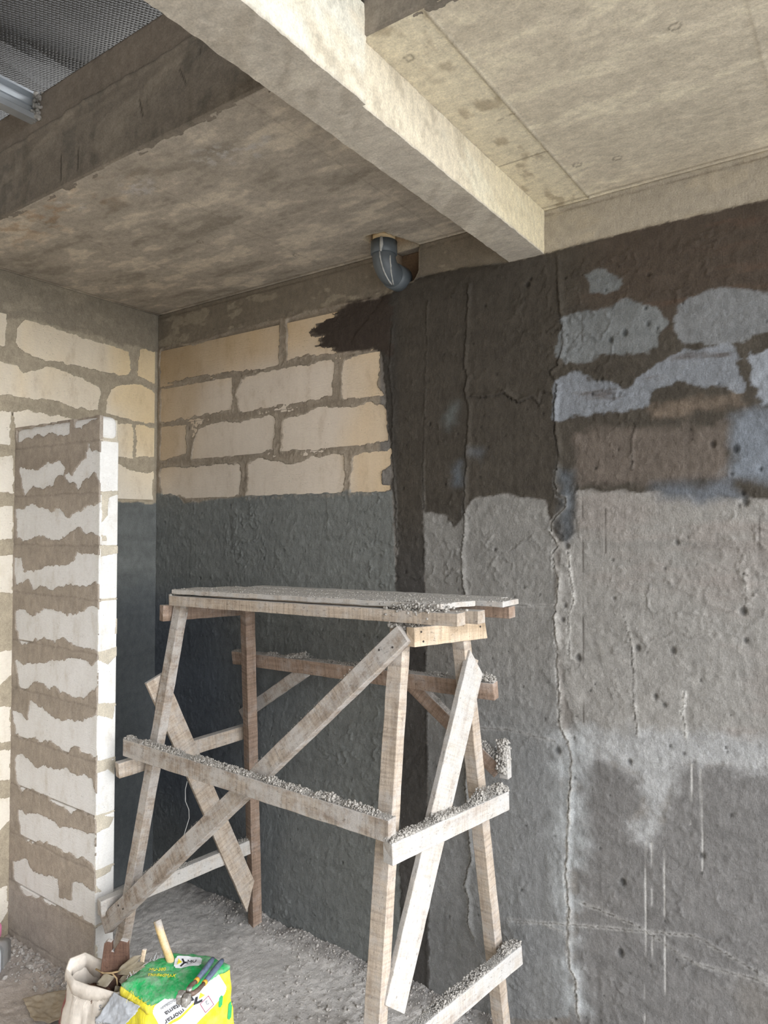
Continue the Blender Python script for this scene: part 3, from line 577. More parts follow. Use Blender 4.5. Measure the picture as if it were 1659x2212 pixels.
# ------------------------------------------------------------------ ceiling slab, beams, upstand
YF = -1.105
def ceil_fn(U, V):      # U = x, V = y, height downwards
    n = fbm(U, V, 1200, 6, .20, .075); n2 = fbm(U, V, 1230, 6, .065, .03); n3 = fbm(U, V, 1260, 4, .7, .5); nb = fbm(U, V, 1290, 3, .012, .012)
    left = U < 2.1
    cl = alb(130, 123, 113, .50); cr = alb(180, 171, 154, .64)  # darker left of the beam: its shade painted into the slab colour
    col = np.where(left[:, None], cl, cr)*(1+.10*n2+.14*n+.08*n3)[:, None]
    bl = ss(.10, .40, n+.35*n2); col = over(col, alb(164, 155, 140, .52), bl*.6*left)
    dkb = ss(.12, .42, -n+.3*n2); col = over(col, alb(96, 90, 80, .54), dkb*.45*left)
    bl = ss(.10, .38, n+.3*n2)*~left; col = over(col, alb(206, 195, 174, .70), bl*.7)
    strip = (U > 2.234) & (U < 2.403); s1 = strip*1.0; col = over(col, alb(204, 195, 172, .74), s1*(.75+.25*n3))
    dirt = s1*ss(.25, .5, fbm(U, V, 1330, 4, .05, .1)); col = over(col, alb(130, 112, 86, .8), dirt*.5)
    for y0 in (-.38, -.62):
        d = ss(.003, .001, np.abs(V-y0+.006*n2))*s1; col = over(col, alb(110, 96, 74, .8), d*.6)
    # white efflorescence and stains along the slab edge on the left
    ed = ss(-.85, -1.05, V+.05*n3)*left
    col = over(col, alb(120, 92, 62, .6), ed*ss(.0, .4, n2)*ss(1.5, .6, U)*.5)
    for cx, cy, rx, ry, k in ((1.62, -.93, .16, .07, .7), (1.17, -.97, .10, .07, .75), (.85, -1.02, .09, .05, .8), (1.52, -.98, .1, .05, .5)):
        d = np.hypot((U-cx)/rx, (V-cy)/ry)+.9*n2; col = over(col, alb(160, 156, 152, .64), ss(1.0, .3, d)*k*ss(-.1, .25, fbm(U, V, 1360, 4, .03, .02)))
    h = .0006*n2+.0003*nb
    for x0 in (.62, 1.22, 1.83, 2.403, 3.0):
        d = np.abs(U-x0+.003*n2); j = ss(.004, .001, d)*(.4 if x0 != 2.403 else 1); h += .0035*j
        col = over(col, alb(120, 106, 84, .8) if x0 > 2 else alb(86, 78, 66, .6), j*.55)
    for k in range(9):
        rng = np.random.default_rng(50+k); x, y = rng.uniform(.4, 3), rng.uniform(-1.0, -.1)
        d = np.abs(np.hypot(U-x, V-y)-.012); col = over(col, alb(90, 82, 70, .7), ss(.004, .001, d)*.6)
    # grooves by the ring beams
    g = ss(.006, .001, np.abs(V+.02))+ss(.006, .001, np.abs(U-.02)); col = over(col, alb(92, 76, 56, .7), np.clip(g, 0, 1)*.6); h -= .003*g
    # ragged outer arris
    ar = ss(-1.07, -1.10, V+.004*n2); h -= .004*ar*ss(.0, .25, n2)
    rc = polysd(U, V, [(1.545, .01), (1.545, -.165), (1.565, -.19), (1.64, -.18), (1.69, .01)], .06)+.006*n2
    er = ss(-.002, .004, rc)*(rc > -.9); h = h*(1-er)-.05*er; col = over(col, alb(150, 122, 86, .7), er*.8)
    rim = ss(-.02, -.001, rc)*(1-er)*(rc > -.9); col = over(col, alb(186, 172, 145, .7), rim*.6)
    return h, np.clip(col, .004, .86)
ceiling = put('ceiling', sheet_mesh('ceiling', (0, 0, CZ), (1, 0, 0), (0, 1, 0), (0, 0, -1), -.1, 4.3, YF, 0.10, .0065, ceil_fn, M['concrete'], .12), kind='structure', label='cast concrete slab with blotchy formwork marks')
def conc_cols(base, dark, light, stretch=(.3, .3, .05), seed=1500):
    def f(P):
        u = P[:, 0]+P[:, 1]*1.1; v = P[:, 2]*1.0+P[:, 1]*.37-P[:, 0]*.21
        n = fbm(u, v, seed, 5, .25, .06); n2 = fbm(u, v, seed+30, 5, .06, .05); nv = fbm(u, P[:, 2], seed+60, 4, .05, .4)
        c = np.tile(base, (len(P), 1))*(1+.1*n2+.08*n)[:, None]
        c = over(c, dark, ss(.12, .45, n2+.5*nv)*.5); c = over(c, light, ss(.1, .45, n-.3*n2)*.5)
        return np.clip(c, .004, .86)
    return f
def beam_col(P):
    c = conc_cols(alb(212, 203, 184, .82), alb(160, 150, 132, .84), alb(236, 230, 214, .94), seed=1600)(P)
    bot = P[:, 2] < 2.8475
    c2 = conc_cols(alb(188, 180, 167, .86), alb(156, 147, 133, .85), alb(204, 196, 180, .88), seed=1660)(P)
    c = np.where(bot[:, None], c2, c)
    yel = ss(-.75, -.25, P[:, 1])*~bot; c = over(c, alb(232, 220, 184, .95), yel*.55)
    nr = (P[:, 1] < YF-.005)&~bot; n = fbm(P[:, 1], P[:, 2], 1700, 4, .12, .08)
    c = over(c, alb(240, 236, 222, 1.0), nr*ss(-.3, .2, n)*.7); c = over(c, alb(150, 146, 132, .9), nr*ss(.2, .45, n)*.6)
    return c
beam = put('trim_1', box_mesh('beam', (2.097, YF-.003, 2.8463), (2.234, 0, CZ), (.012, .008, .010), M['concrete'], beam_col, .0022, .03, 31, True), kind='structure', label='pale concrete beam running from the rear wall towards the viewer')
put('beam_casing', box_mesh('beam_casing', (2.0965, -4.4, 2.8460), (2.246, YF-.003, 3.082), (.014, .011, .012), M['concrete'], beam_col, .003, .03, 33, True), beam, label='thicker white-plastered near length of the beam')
upc = conc_cols(alb(108, 101, 92, .56), alb(82, 79, 73, .56), alb(126, 118, 107, .56), seed=1800)
def up_fn(U, V):        # U = x, V = z
    P = np.stack([U, np.zeros_like(U), V], -1); col = upc(P)
    n_a = fbm(U, V, 1903, 5, .05, .04); n_b = fbm(U, V, 1940, 3, .012, .01); nv = fbm(U+.01*fbm(U, V, 1955, 3, .1, .1), V, 1950, 5, .03, .3)
    led = V-(3.255+.012*fbm(U, V*0, 1960, 4, .12, 1))
    h = .001*n_a+.0005*n_b-.008*ss(-.004, .006, led)+.006*ss(.014, .002, np.abs(led+.006))*(1+n_a)
    led2 = V-(3.205+.014*fbm(U, V*0, 1970, 4, .1, 1)); h += .003*ss(-.003, .004, led2)*ss(2.0, 1.0, U)
    col = over(col, alb(122, 112, 102, .56), ss(0, .01, led)*.55)
    col = over(col, alb(78, 72, 62, .5), ss(.15, .6, nv)*ss(3.25, 3.2, V)*.3)
    for x, z0, z1, sl in ((1.40, 3.10, 3.16, -.5), (1.60, 3.13, 3.185, -.9), (.95, 3.03, 3.12, 0), (1.05, 3.04, 3.11, .1), (1.66, 3.19, 3.21, 0), (1.72, 3.19, 3.215, 0)):
        d = np.abs(U-x-(V-z0)*sl*.6)+np.maximum(0, z0-V)+np.maximum(0, V-z1); a = ss(.005, .001, d); col = over(col, alb(45, 42, 38, .5), a*.8); h -= .003*a
    return h, np.clip(col, .004, .86)
up1 = put('trim_2', sheet_mesh('upstand', (0, YF-.008, 0), (1, 0, 0), (0, 0, 1), (0, -1, 0), -.1, 2.094, CZ+.001, 3.386, .006, up_fn, M['concrete'], .14), kind='structure', label='dark concrete edge beam standing up above the left slab')
put('trim_3', sheet_mesh('upstand', (0, YF-.008, 0), (1, 0, 0), (0, 0, 1), (0, -1, 0), 2.236, 4.3, CZ+.001, 3.386, .009, up_fn, M['concrete'], .14), kind='structure', label='dark concrete edge beam standing up above the right slab')

# ------------------------------------------------------------------ floor
def floor_fn(U, V):     # U = x, V = y
    n_a = fbm(U, V, 2003, 5, .12, .12); n_b = fbm(U, V, 2040, 4, .02, .02); n_c = fbm(U, V, 2060, 4, .5, .4); n_d = fbm(U, V, 2080, 3, .009, .009)
    h = .005*n_a+.0016*n_b+.004*n_c
    rough = ss(1.15, 1.6, U+.15*n_c)+ss(-.6, -.85, V+.05*n_c)*ss(.2, .1, np.abs(U-.4)-.25)
    rough = np.clip(rough, 0, 1); h += rough*(.006*np.abs(n_b)+.003*n_d)
    hw = ss(-.14, -.0, V+.03*n_a)*(.028+.012*n_a); h += hw          # droppings heaped against the wall
    hs = ss(-.10, -.0, (V-SY))*ss(.7, .6, U)*(V < SY+.02)*.02; h += hs*(1+n_b)
    # trowel arcs in the screed
    for cx, cy, r in ((.95, -.48, .16), (1.02, -.45, .10), (.9, -.55, .30)):
        d = np.abs(np.hypot(U-cx, V-cy)-r+.006*n_a); h += .0022*ss(.008, .001, d)*ss(-.2, .3, n_c)
    c = np.tile(alb(156, 153, 150, .5), (len(U), 1))*(1+.14*n_a+.10*n_c+.08*n_b)[:, None]
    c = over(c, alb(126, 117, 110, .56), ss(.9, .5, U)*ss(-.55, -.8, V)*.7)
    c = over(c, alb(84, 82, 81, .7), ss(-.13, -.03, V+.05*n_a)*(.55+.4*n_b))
    c = over(c, alb(112, 107, 102, .6), rough*ss(.05, .4, n_a)*.5)
    return h, np.clip(c, .004, .86)
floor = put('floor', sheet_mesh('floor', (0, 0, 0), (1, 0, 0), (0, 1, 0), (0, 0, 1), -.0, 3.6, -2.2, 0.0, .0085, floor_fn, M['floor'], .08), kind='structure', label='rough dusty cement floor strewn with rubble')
flat = lambda c: (lambda P: np.tile(c, (len(P), 1)))
put('trim_4', box_mesh('outer_floor', (-.0, -8, -.12), (4.6, -2.19, .0), 1.0, M['floor'], flat(alb(150, 144, 134, .8))), kind='structure', label='concrete floor continuing behind the viewer')
put('trim_5', box_mesh('outer_floor', (3.59, -2.2, -.12), (4.6, .1, .0), 1.0, M['floor'], flat(alb(150, 144, 134, .8))), kind='structure', label='concrete floor continuing to the open right side')
put('trim_6', box_mesh('yard', (-30, -40, -.5), (45, 40, -.14), 15, M['floor'], flat(np.array([.46, .44, .41]))), kind='structure', label='bare yard outside the open side of the building')
put('wall_right', box_mesh('wall_ext', (X1, .0, 0), (4.6, .12, CZ), .5, M['plaster'], flat(alb(146, 140, 132, .78))), kind='structure', label='plastered continuation of the rear wall')
put('wall_light_block', box_mesh('wall_light_block', (-.12, -5.1, 0), (4.6, -5.0, 3.6), .5, M['plaster'], flat(alb(120, 116, 110, 1.))), kind='structure', label='unseen block wall added behind the viewer to cut light')  # unseen wall, added to reduce light from behind the camera
put('wall_side', box_mesh('wall_side', (-.12, -5.0, 0), (-.0, -1.25, 3.6), .5, M['plaster'], flat(alb(200, 190, 175, .95))), kind='structure', label='left wall lengthened unseen towards the viewer to block light')  # out-of-view stretch, added to keep light out on the left

# ------------------------------------------------------------------ foil roof lining and steel purlin
def foil_mat():
    m, nt, b = base_mat('bubble_foil', 0.42, .5); b.inputs['Metallic'].default_value = .8
    v = coords(nt, 'Object'); n = noise(nt, v, 3, 3, .5)
    nt.links.new(ramp(nt, n, [(.3, .07), (.7, .13)]), b.inputs['Base Color'])
    mp = nd(nt, 'Mapping'); tc = nd(nt, 'TexCoord'); nt.links.new(tc.outputs['Object'], mp.inputs[0]); mp.inputs['Rotation'].default_value = (0, 0, .5)
    vo = nd(nt, 'TexVoronoi'); vo.inputs['Scale'].default_value = 85; vo.inputs['Randomness'].default_value = .12; vo.voronoi_dimensions = '2D'
    nt.links.new(mp.outputs[0], vo.inputs['Vector'])
    dome = ramp(nt, vo.outputs['Distance'], [(.15, 1), (.5, 0)])
    bump(nt, b, dome, .003, 1.0)
    return m
M['foil'] = foil_mat()
def foil_fn(U, V):
    sag = .05*np.sin((U-.787)*math.pi/1.2)**2*-1 + .02*fbm(U, V, 2200, 3, .5, .5)
    cre = .035*ss(.12, .0, np.abs(U-.95-.25*(V+1.1)))
    return -(sag)*-1+cre*-.6, np.full((len(U), 3), .4)
foil = put('roof_lining', sheet_mesh('roof_lining', (0, 0, 3.50), (1, 0, 0), (0, 1, 0), (0, 0, -1), -.1, 4.6, -5.0, -.9, .05, foil_fn, M['foil'], .01), label='silver bubble foil lining stretched under the roof', cat='roof lining')
prof = [(.745, 3.392), (.787, 3.392), (.787, 3.384), (.752, 3.384), (.750, 3.362), (.756, 3.352), (.756, 3.336), (.750, 3.326), (.750, 3.303), (.780, 3.303), (.780, 3.315), (.787, 3.315), (.787, 3.295), (.745, 3.295)]
V = []; Fc = []; n = len(prof)
for y in (-1.103, -4.95):
    for x, z in prof: V.append((x, y, z))
for i in range(n): Fc.append((i, (i+1) % n, n+(i+1) % n, n+i))
purlin = put('roof_purlin', quad_mesh('roof_purlin', V, Fc, M['steel'], smooth=False), label='galvanised steel channel purlin set into the concrete edge beam', cat='purlin')
rng = np.random.default_rng(3)
pts = np.stack([rng.uniform(.765, .815, 60), rng.uniform(-1.118, -1.106, 60), rng.uniform(3.29, 3.395, 60)], -1)
put('mortar_packing', lumps('mortar_packing', pts, rng.uniform(.004, .009, 60), M['crust'], rng), purlin, kind='stuff')

# ------------------------------------------------------------------ drain pipe elbow
pipe = empty('drain_pipe', (1.600, -.115, 2.88), 'grey plastic drain elbow coming out of the ceiling recess into the rear wall', 'pipe')
PO = Vector((1.600, -.115, 2.88))
def padd(name, V, Fc, mat, label=None): return put(name, quad_mesh(name, V-np.array(PO), Fc, mat), pipe, label=label)
V, Fc = tube([(1.6, -.118, 2.948), (1.6, -.118, 2.950), (1.6, -.118, 3.000)], [.050, .0535, .0535], 32); padd('socket', V, Fc, M['pvc'])
arc = [(1.6, -.118+.062*(1-math.cos(a)), 2.945-.062*math.sin(a)) for a in np.linspace(0, math.pi/2, 12)]
V, Fc = tube([(1.6, -.118, 2.952)]+arc+[(1.6, -.05, 2.883)], .0475, 32); padd('elbow', V, Fc, M['pvc'])
V, Fc = tube([(1.6, -.056, 2.883), (1.6, -.055, 2.883), (1.6, .012, 2.883)], [.049, .0525, .0525], 32); padd('socket', V, Fc, M['pvc'])
V, Fc = tube([(1.6, -.118, 2.999), (1.6, -.118, 3.035)], .046, 24); o = padd('pipe_stub', V, Fc, plain('cream_pipe', alb(214, 190, 150, .8), .7), 'cream mortar-smeared pipe end above the elbow')
# white glue runs on the elbow
def ray_on_elbow(t, ang):
    """point on elbow surface at arc parameter t (0..1) and roll angle"""
    a = t*math.pi/2; c = Vector((1.6, -.118+.062*(1-math.cos(a)), 2.945-.062*math.sin(a)))
    tan = Vector((0, math.sin(a), -math.cos(a))); nrm = Vector((0, -math.cos(a), -math.sin(a)))
    return c+(nrm*math.cos(ang)+Vector((1, 0, 0))*math.sin(ang))*.0478
for pa, w in (([(0, .25), (.3, .3), (.6, .3), (.95, .2)], .0035), ([(0.1, 1.15), (.4, 1.0), (.7, .65), (.95, .25)], .003)):
    pth = []
    for i in range(len(pa)-1):
        for s in np.linspace(0, 1, 6)[:-1]: pth.append(ray_on_elbow(pa[i][0]*(1-s)+pa[i+1][0]*s, pa[i][1]*(1-s)+pa[i+1][1]*s))
    V, Fc = tube(pth, [w*(.7+.5*random.random()) for _ in pth], 8); padd('glue_run', V, Fc, M['glue'])
V, Fc = tube([(1.622, -.1675, 3.0), (1.622, -.1665, 2.97), (1.618, -.166, 2.945)], [.006, .008, .004], 8); padd('glue_run', V, Fc, M['glue'])

# ------------------------------------------------------------------ trestle scaffold
SCO = Vector((1.45, -.42, 0))
scaf = empty('trestle_scaffold', SCO, 'home-made timber trestle scaffold splashed with mortar, standing by the rear wall', 'scaffold')
_ms = [0]
def frame(P0, P1, nrm):
    P0, P1, nrm = Vector(P0), Vector(P1), Vector(nrm)
    x = (P1-P0).normalized(); z = (nrm-x*nrm.dot(x)).normalized(); y = z.cross(x)
    return P0, x, y, z, (P1-P0).length
def member(name, P0, P1, nrm, w, t, mat, parent=scaf, origin=SCO, label=None, cut0=0.0, cut1=0.0, amp=.0016, bev=.0025):
    """board along P0-P1; t measured along nrm, w across it; local X runs along the grain"""
    _ms[0] += 1
    P0, x, y, z, L = frame(P0, P1, nrm)
    Vx, Fx = grid_box((0, -w/2, -t/2), (L, w/2, t/2), (.035, .03, .03))
    s = np.clip(Vx[:, 0]/.05, 0, 1); e = np.clip((L-Vx[:, 0])/.05, 0, 1)
    Vx[:, 0] += (1-s)*cut0*Vx[:, 1]/w*2 + (1-e)*cut1*Vx[:, 1]/w*2
    Vx = wob(Vx, amp, .045, 3000+_ms[0]*7)
    me = new_mesh(name, Vx, Fx, M[mat], None, False)
    o = put(name, me, parent, label=label)
    o.matrix_local = Matrix.Translation(P0-origin) @ Matrix((x, y, z)).transposed().to_4x4()
    b = o.modifiers.new('soft_edges', 'BEVEL'); b.width = bev; b.segments = 2; b.limit_method = 'ANGLE'; b.angle_limit = math.radians(50)
    return o
def crust(board, L, w_span, top, dens=1.0, rr=(.003, .009), lo=0.0, hi=1.0, hump=None, seed=0, axis='y'):
    """mortar droppings lying along the upper edge of a board (board-local coordinates)"""
    rng = np.random.default_rng(900+seed); n = int(L*(hi-lo)*3600*dens)
    x = rng.uniform(lo*L, hi*L, n); k = .35+.65*ss(-.3, .3, vn(x/.06, x*0, 70+seed)); r = (rr[0]*.45+(rr[1]*.62-rr[0]*.45)*rng.random(n)**2)*k
    u = rng.uniform(-.5, .5, n)*w_span
    zz = rng.random(n)**1.5*.009*k
    if hump:
        for hx, hw, hh in hump: zz = zz+hh*np.exp(-((x-hx)/hw)**2)*rng.random(n); r = r*(1+.35*np.exp(-((x-hx)/hw)**2))
    a = np.abs(top)+zz
    # choose the local side that faces up
    mw = board.matrix_basis.to_3x3(); best = max(((ax, s) for ax in (1, 2) for s in (1, -1)), key=lambda q: (mw.col[q[0]]*q[1]).z)
    P = np.zeros((n, 3)); P[:, 0] = x; other = 2 if best[0] == 1 else 1
    P[:, best[0]] = best[1]*a; P[:, other] = u
    return put('mortar_crumbs', lumps('mortar_crumbs', P, r, M['crust'], rng, fine=False, flat=.8), board, kind='stuff')
YV = (0, -1, 0)
LN = Vector((-1, .19, 0)).normalized(); RN = Vector((1, -.18, .04)).normalized()
FN = Vector((0, -1, .19)).normalized(); BN = Vector((0, 1, .14)).normalized()
# legs
member('leg', (.853, -.505, 1.552), (.826, -.805, .012), FN, .046, .042, 'wood_grey', cut0=.004)
member('leg', (1.940, -.500, 1.525), (2.024, -.800, .0), FN, .056, .044, 'wood_tan', label='front leg at the right end, rough sawn and crusted low down')
member('leg', (1.004, -.285, 1.56), (.840, -.062, .015), (-.25, -1, 0), .048, .046, 'wood_brown', label='brown rear leg at the left end')
member('leg', (2.035, -.285, 1.560), (2.095, -.064, .012), (-.1, -1, 0), .050, .044, 'wood_tan')
# platform: three bearers and planks
fr = member('bearer', (.836, -.535, 1.546), (2.186, -.535, 1.570), YV, .040, .052, 'wood_tan', label='front bearer under the planks')
member('bearer', (.93, -.40, 1.546), (2.172, -.375, 1.560), YV, .042, .05, 'wood_tan')
member('bearer', (.92, -.262, 1.546), (2.205, -.215, 1.563), YV, .040, .05, 'wood_brown')
p1 = member('plank', (.845, -.478, 1.583), (2.135, -.462, 1.604), (0, 0, 1), .155, .018, 'wood_white', label='front platform plank caked with grey cement', cut1=.02, amp=.002)
p2 = member('plank', (.875, -.335, 1.580), (2.235, -.290, 1.602), (0, 0, 1), .128, .018, 'wood_white', amp=.002, label='rear platform plank reaching furthest right')
p3 = member('plank', (.99, -.212, 1.583), (2.16, -.190, 1.598), (0, 0, 1), .07, .018, 'wood_white', amp=.002)
for i, (pp, L) in enumerate(((p1, 1.29), (p2, 1.36))):
    rng = np.random.default_rng(40+i); n = 900
    P = np.stack([rng.uniform(.0, L, n), rng.choice([-1, 1], n)*(.064-.05*rng.random(n)**2), np.full(n, .0092)], -1)
    put('mortar_crumbs', lumps('mortar_crumbs', P, rng.uniform(.001, .0042, n), M['crust'], rng, flat=.5), pp, kind='stuff')
rng = np.random.default_rng(61); n = 600
P = np.stack([rng.normal(1.20, .05, n), rng.normal(.024, .010, n), rng.uniform(-.022, .028, n)], -1)
put('mortar_crumbs', lumps('mortar_crumbs', P, rng.uniform(.0015, .006, n), M['crust'], rng), fr, kind='stuff')
# cap pieces
member('cap_rail', Lp1 := (.795, -.565, 1.493), (.873, -.170, 1.487), LN, .066, .034, 'wood_brown', label='stained cap piece at the left end')
rc = member('cap_rail', (2.010, -.548, 1.503), (2.078, -.190, 1.492), RN, .062, .036, 'wood_yellow', label='fresh yellow cap piece nailed across the right end', cut1=-.006)
crust(rc, .364, .03, .031, .5, (.002, .006), 0, .5, seed=2)
# front girt and long diagonal
fd = member('brace', (1.990, -.548, 1.512), (.756, -.778, .307), FN, .066, .034, 'wood_grey', label='long diagonal brace across the front, saw marked')
crust(fd, 1.70, .022, .033, .35, (.0015, .005), 0, 1, seed=3)
fm = member('rail', (.765, -.700, .975), (2.040, -.690, .956), YV, .066, .040, 'wood_grey', label='front middle rail coated with grey mortar')
crust(fm, 1.275, .036, .033, 1.5, (.002, .0085), 0, 1, hump=[(.75, .06, .008), (1.05, .08, .010), (.46, .03, .004)], seed=4)
# left end frame
member('rail', (.752, -.735, .888), (.872, -.145, .930), LN, .060, .034, 'wood_tan')
l2 = member('rail', (.742, -.80, .375), (.876, -.110, .408), LN, .062, .036, 'wood_white')
crust(l2, .70, .03, .031, .8, (.0015, .005), .2, 1, seed=5)
member('brace', (.802, -.600, 1.235), (.893, -.150, .195), LN, .086, .020, 'wood_tan', label='wide board crossing the left end with a pointed foot', cut1=.05)
# right end frame
rm = member('rail', (2.038, -.712, .896), (2.140, -.142, .898), RN, .064, .040, 'wood_white', label='middle rail at the right end, heaped with mortar')
crust(rm, .58, .036, .032, 1.8, (.0025, .009), 0, 1, hump=[(.20, .05, .010), (.47, .055, .040), (.55, .03, .02)], seed=6)
member('brace', (2.072, -.238, 1.385), (2.030, -.672, .425), RN, .098, .022, 'wood_white', label='wide white cement-washed board slanting across the right end', cut0=.028, cut1=.012)
member('splinter', (2.060, -.225, 1.395), (2.050, -.300, 1.24), RN, .05, .014, 'wood_tan', label='split sliver behind the top of the white board')
r3 = member('rail', (2.154, -.068, .338), (2.030, -.760, .300), RN, .066, .042, 'wood_white', label='bottom rail at the right end, crusted on top')
crust(r3, .70, .038, .033, 1.6, (.0025, .0085), 0, 1, hump=[(.06, .06, .014)], seed=7)
# rear side
rt = member('rail', (.826, -.187, 1.262), (2.132, -.192, 1.284), BN, .060, .036, 'wood_brown', label='brown upper rear rail with mortar on its edge')
crust(rt, 1.306, .032, .030, 1.1, (.002, .007), 0, 1, hump=[(.43, .035, .026), (.36, .05, .008), (1.27, .03, .02)], seed=8)
member('brace', (1.225, -.160, 1.240), (.812, -.120, .985), BN, .052, .03, 'wood_grey')
b2 = member('brace', (1.765, -.160, 1.255), (2.112, -.122, .985), BN, .056, .03, 'wood_brown')
crust(b2, .44, .028, .029, 1.5, (.002, .007), .1, 1, hump=[(.40, .05, .016)], seed=9)
member('cleat', (2.128, -.122, 1.075), (2.132, -.118, .965), BN, .036, .03, 'wood_white')
rng = np.random.default_rng(77); n = 700
P = np.stack([np.clip(rng.normal(2.128, .010, n), 2.108, 2.148), np.clip(rng.normal(-.13, .012, n), -.15, -.11), rng.uniform(.985, 1.10, n)], -1)-np.array(SCO)
put('mortar_crumbs', lumps('mortar_crumbs', P, rng.uniform(.0015, .0065, n), M['crust'], rng), scaf, kind='stuff')
# end-of-leg mortar
for c, k in (((.848, -.512, 1.556), 70), ((1.952, -.52, 1.535), 90)):
    P = rng.normal(0, .014, (k, 3))*np.array((1, 1, .45))+np.array(c)-np.array(SCO)
    put('mortar_crumbs', lumps('mortar_crumbs', P, rng.uniform(.003, .008, k), M['crust'], rng), scaf, kind='stuff')
# nails
nV, nF = tube([(0, 0, -.004), (0, 0, .0012)], .0034, 10)
nme = quad_mesh('nail', nV, nF, M['dark_metal'])
def nails(board, pts, side, off):
    for x, y in pts:
        o = put('nail', nme, board); o.location = (x, y, off*side)
nails(fd, [(.055, .012), (.10, -.014), (1.60, .01), (1.62, -.014)], 1, .0175)
nails(rc, [(.03, .015), (.04, -.016), (.33, .012)], 1, .0185)

# thin wire hanging on the left end board
wp = [(.830, -.445, .775), (.824, -.450, .74), (.822, -.447, .69), (.836, -.44, .655), (.838, -.44, .62), (.824, -.445, .575), (.812, -.452, .53), (.806, -.455, .500)]
V, Fc = tube([Vector(a)+Vector((-.01, 0, 0)) for a in wp], .0016, 6)
put('tie_wire', quad_mesh('tie_wire', V, Fc, plain('dull_wire', (.5, .5, .48), .5, .4)), label='thin pale wire dangling beside the left end board of the scaffold', cat='wire')
# ------------------------------------------------------------------ sacks and rubbish
def loop_interp(P, n):
    P = np.asarray(P, float); Q = np.vstack([P, P[:1]]); d = np.r_[0, np.cumsum(np.linalg.norm(np.diff(Q, axis=0), axis=1))]
    t = np.linspace(0, d[-1], n, endpoint=False)
    return np.stack([np.interp(t, d, Q[:, i]) for i in range(3)], -1)
def cloth_mat(name, col, rough=.75, wr=.004, sc=14, weave=True, spec=.3, dust=.35):
    m, nt, b = base_mat(name, rough, spec)
    rgb = nd(nt, 'RGB'); rgb.outputs[0].default_value = (*[float(x) for x in col], 1)
    n1 = noise(nt, coords(nt), 45, 4, .6); c = mul_col(nt, rgb.outputs[0], ramp(nt, n1, [(.3, .88), (.7, 1.08)])); dst = noise(nt, coords(nt), 22, 6, .7); mxd = nd(nt, 'Mix', data_type='RGBA'); mxd.inputs[7].default_value = (.40, .39, .37, 1)
    nt.links.new(ramp(nt, dst, [(.42, 0), (.72, dust)]), mxd.inputs[0]); nt.links.new(c, mxd.inputs[6]); nt.links.new(mxd.outputs[2], b.inputs['Base Color'])
    w = noise(nt, coords(nt, 'Object', (1, 1, .35)), sc*2, 3, .6); p = bump(nt, b, w, wr, .8)
    if weave:
        wv = noise(nt, coords(nt), 600, 1, .5); bump(nt, b, wv, .0006, .6, p)
    return m
M['sack'] = cloth_mat('woven_white_sack', alb(212, 203, 192, .95)); M['sack_in'] = cloth_mat('sack_inside', alb(190, 170, 152, .9))
M['yellow'] = cloth_mat('yellow_woven_plastic', (.74, .65, .025), .5, .008, dust=.3); M['green'] = cloth_mat('green_woven_plastic', (.018, .36, .10), .5, .010, dust=.75)
M['dkgreen'] = cloth_mat('dark_green_print', (.02, .16, .06), .5, .002)
M['label'] = cloth_mat('white_print_panel', (.68, .69, .72), .5, .004, dust=.3); M['ink'] = plain('black_print', (.03, .03, .035), .6, .3, .1, 60, 0)
M['grey_ink'] = plain('grey_print', (.28, .29, .30), .6, .3, .15, 60, 0); M['yprint'] = plain('yellow_print', (.75, .68, .05), .6, .3, .1, 60, 0); M['gprint'] = plain('green_print', (.04, .38, .13), .6, .3, .1, 60, 0)
M['rprint'] = plain('maroon_print', (.30, .04, .10), .6, .3, .1, 60, 0)
M['greycloth'] = cloth_mat('grey_rag', alb(168, 172, 178, .9), .85, .006); M['red'] = cloth_mat('dull_red_plastic', alb(138, 84, 80, .8), .5, .006)

def loft(loops, mat, name, parent, origin, closed_top=False, closed_bot=True, cols=None, thick=0.0):
    n = len(loops[0]); V = np.concatenate(loops)-np.array(origin); Fc = []
    for i in range(len(loops)-1):
        for k in range(n): Fc.append((i*n+k, i*n+(k+1) % n, (i+1)*n+(k+1) % n, (i+1)*n+k))
    V = list(map(tuple, V))
    if closed_bot:
        c = len(V); V.append(tuple(np.mean(loops[-1], 0)-np.array(origin))); b = (len(loops)-1)*n
        for k in range(n): Fc.append((b+k, b+(k+1) % n, c, c))
    if closed_top:
        c = len(V); V.append(tuple(np.mean(loops[0], 0)-np.array(origin)))
        for k in range(n): Fc.append(((k+1) % n, k, c, c))
    o = put(name, quad_mesh(name, np.array(V), Fc, mat), parent)
    if thick:
        s = o.modifiers.new('cloth_thickness', 'SOLIDIFY'); s.thickness = thick; s.offset = -1
    return o

# --- open white sack
RIM = [(1.061,-1.118,.412),(1.050,-1.100,.435),(1.072,-1.062,.442),(1.117,-1.050,.432),(1.160,-1.030,.420),(1.225,-1.016,.408),(1.275,-1.052,.398),(1.262,-1.078,.396),(1.214,-1.090,.396),(1.164,-1.105,.396),(1.114,-1.122,.400)]
NS = 72
def wrinkle(L, amp, seed, zc):
    c = L.mean(0); d = L-c; ang = np.arctan2(d[:, 1], d[:, 0]); k = fbm(ang*1.6+20, np.full(len(L), zc*7+5.), seed, 4)+.5*fbm(ang*5+20, np.full(len(L), zc*4+5.), seed+9, 2)
    r = np.linalg.norm(d[:, :2], axis=1)[:, None]; out = L.copy(); out[:, :2] += d[:, :2]/r*amp*k[:, None]; return out
rim = loop_interp(RIM, NS); c0 = rim.mean(0)
sack = empty('rubbish_sack', (c0[0], c0[1], 0), 'open cream woven sack with rolled rim, filled with wood scraps, left of the yellow bag', 'sack')
SO = (c0[0], c0[1], 0)
loops = [rim]
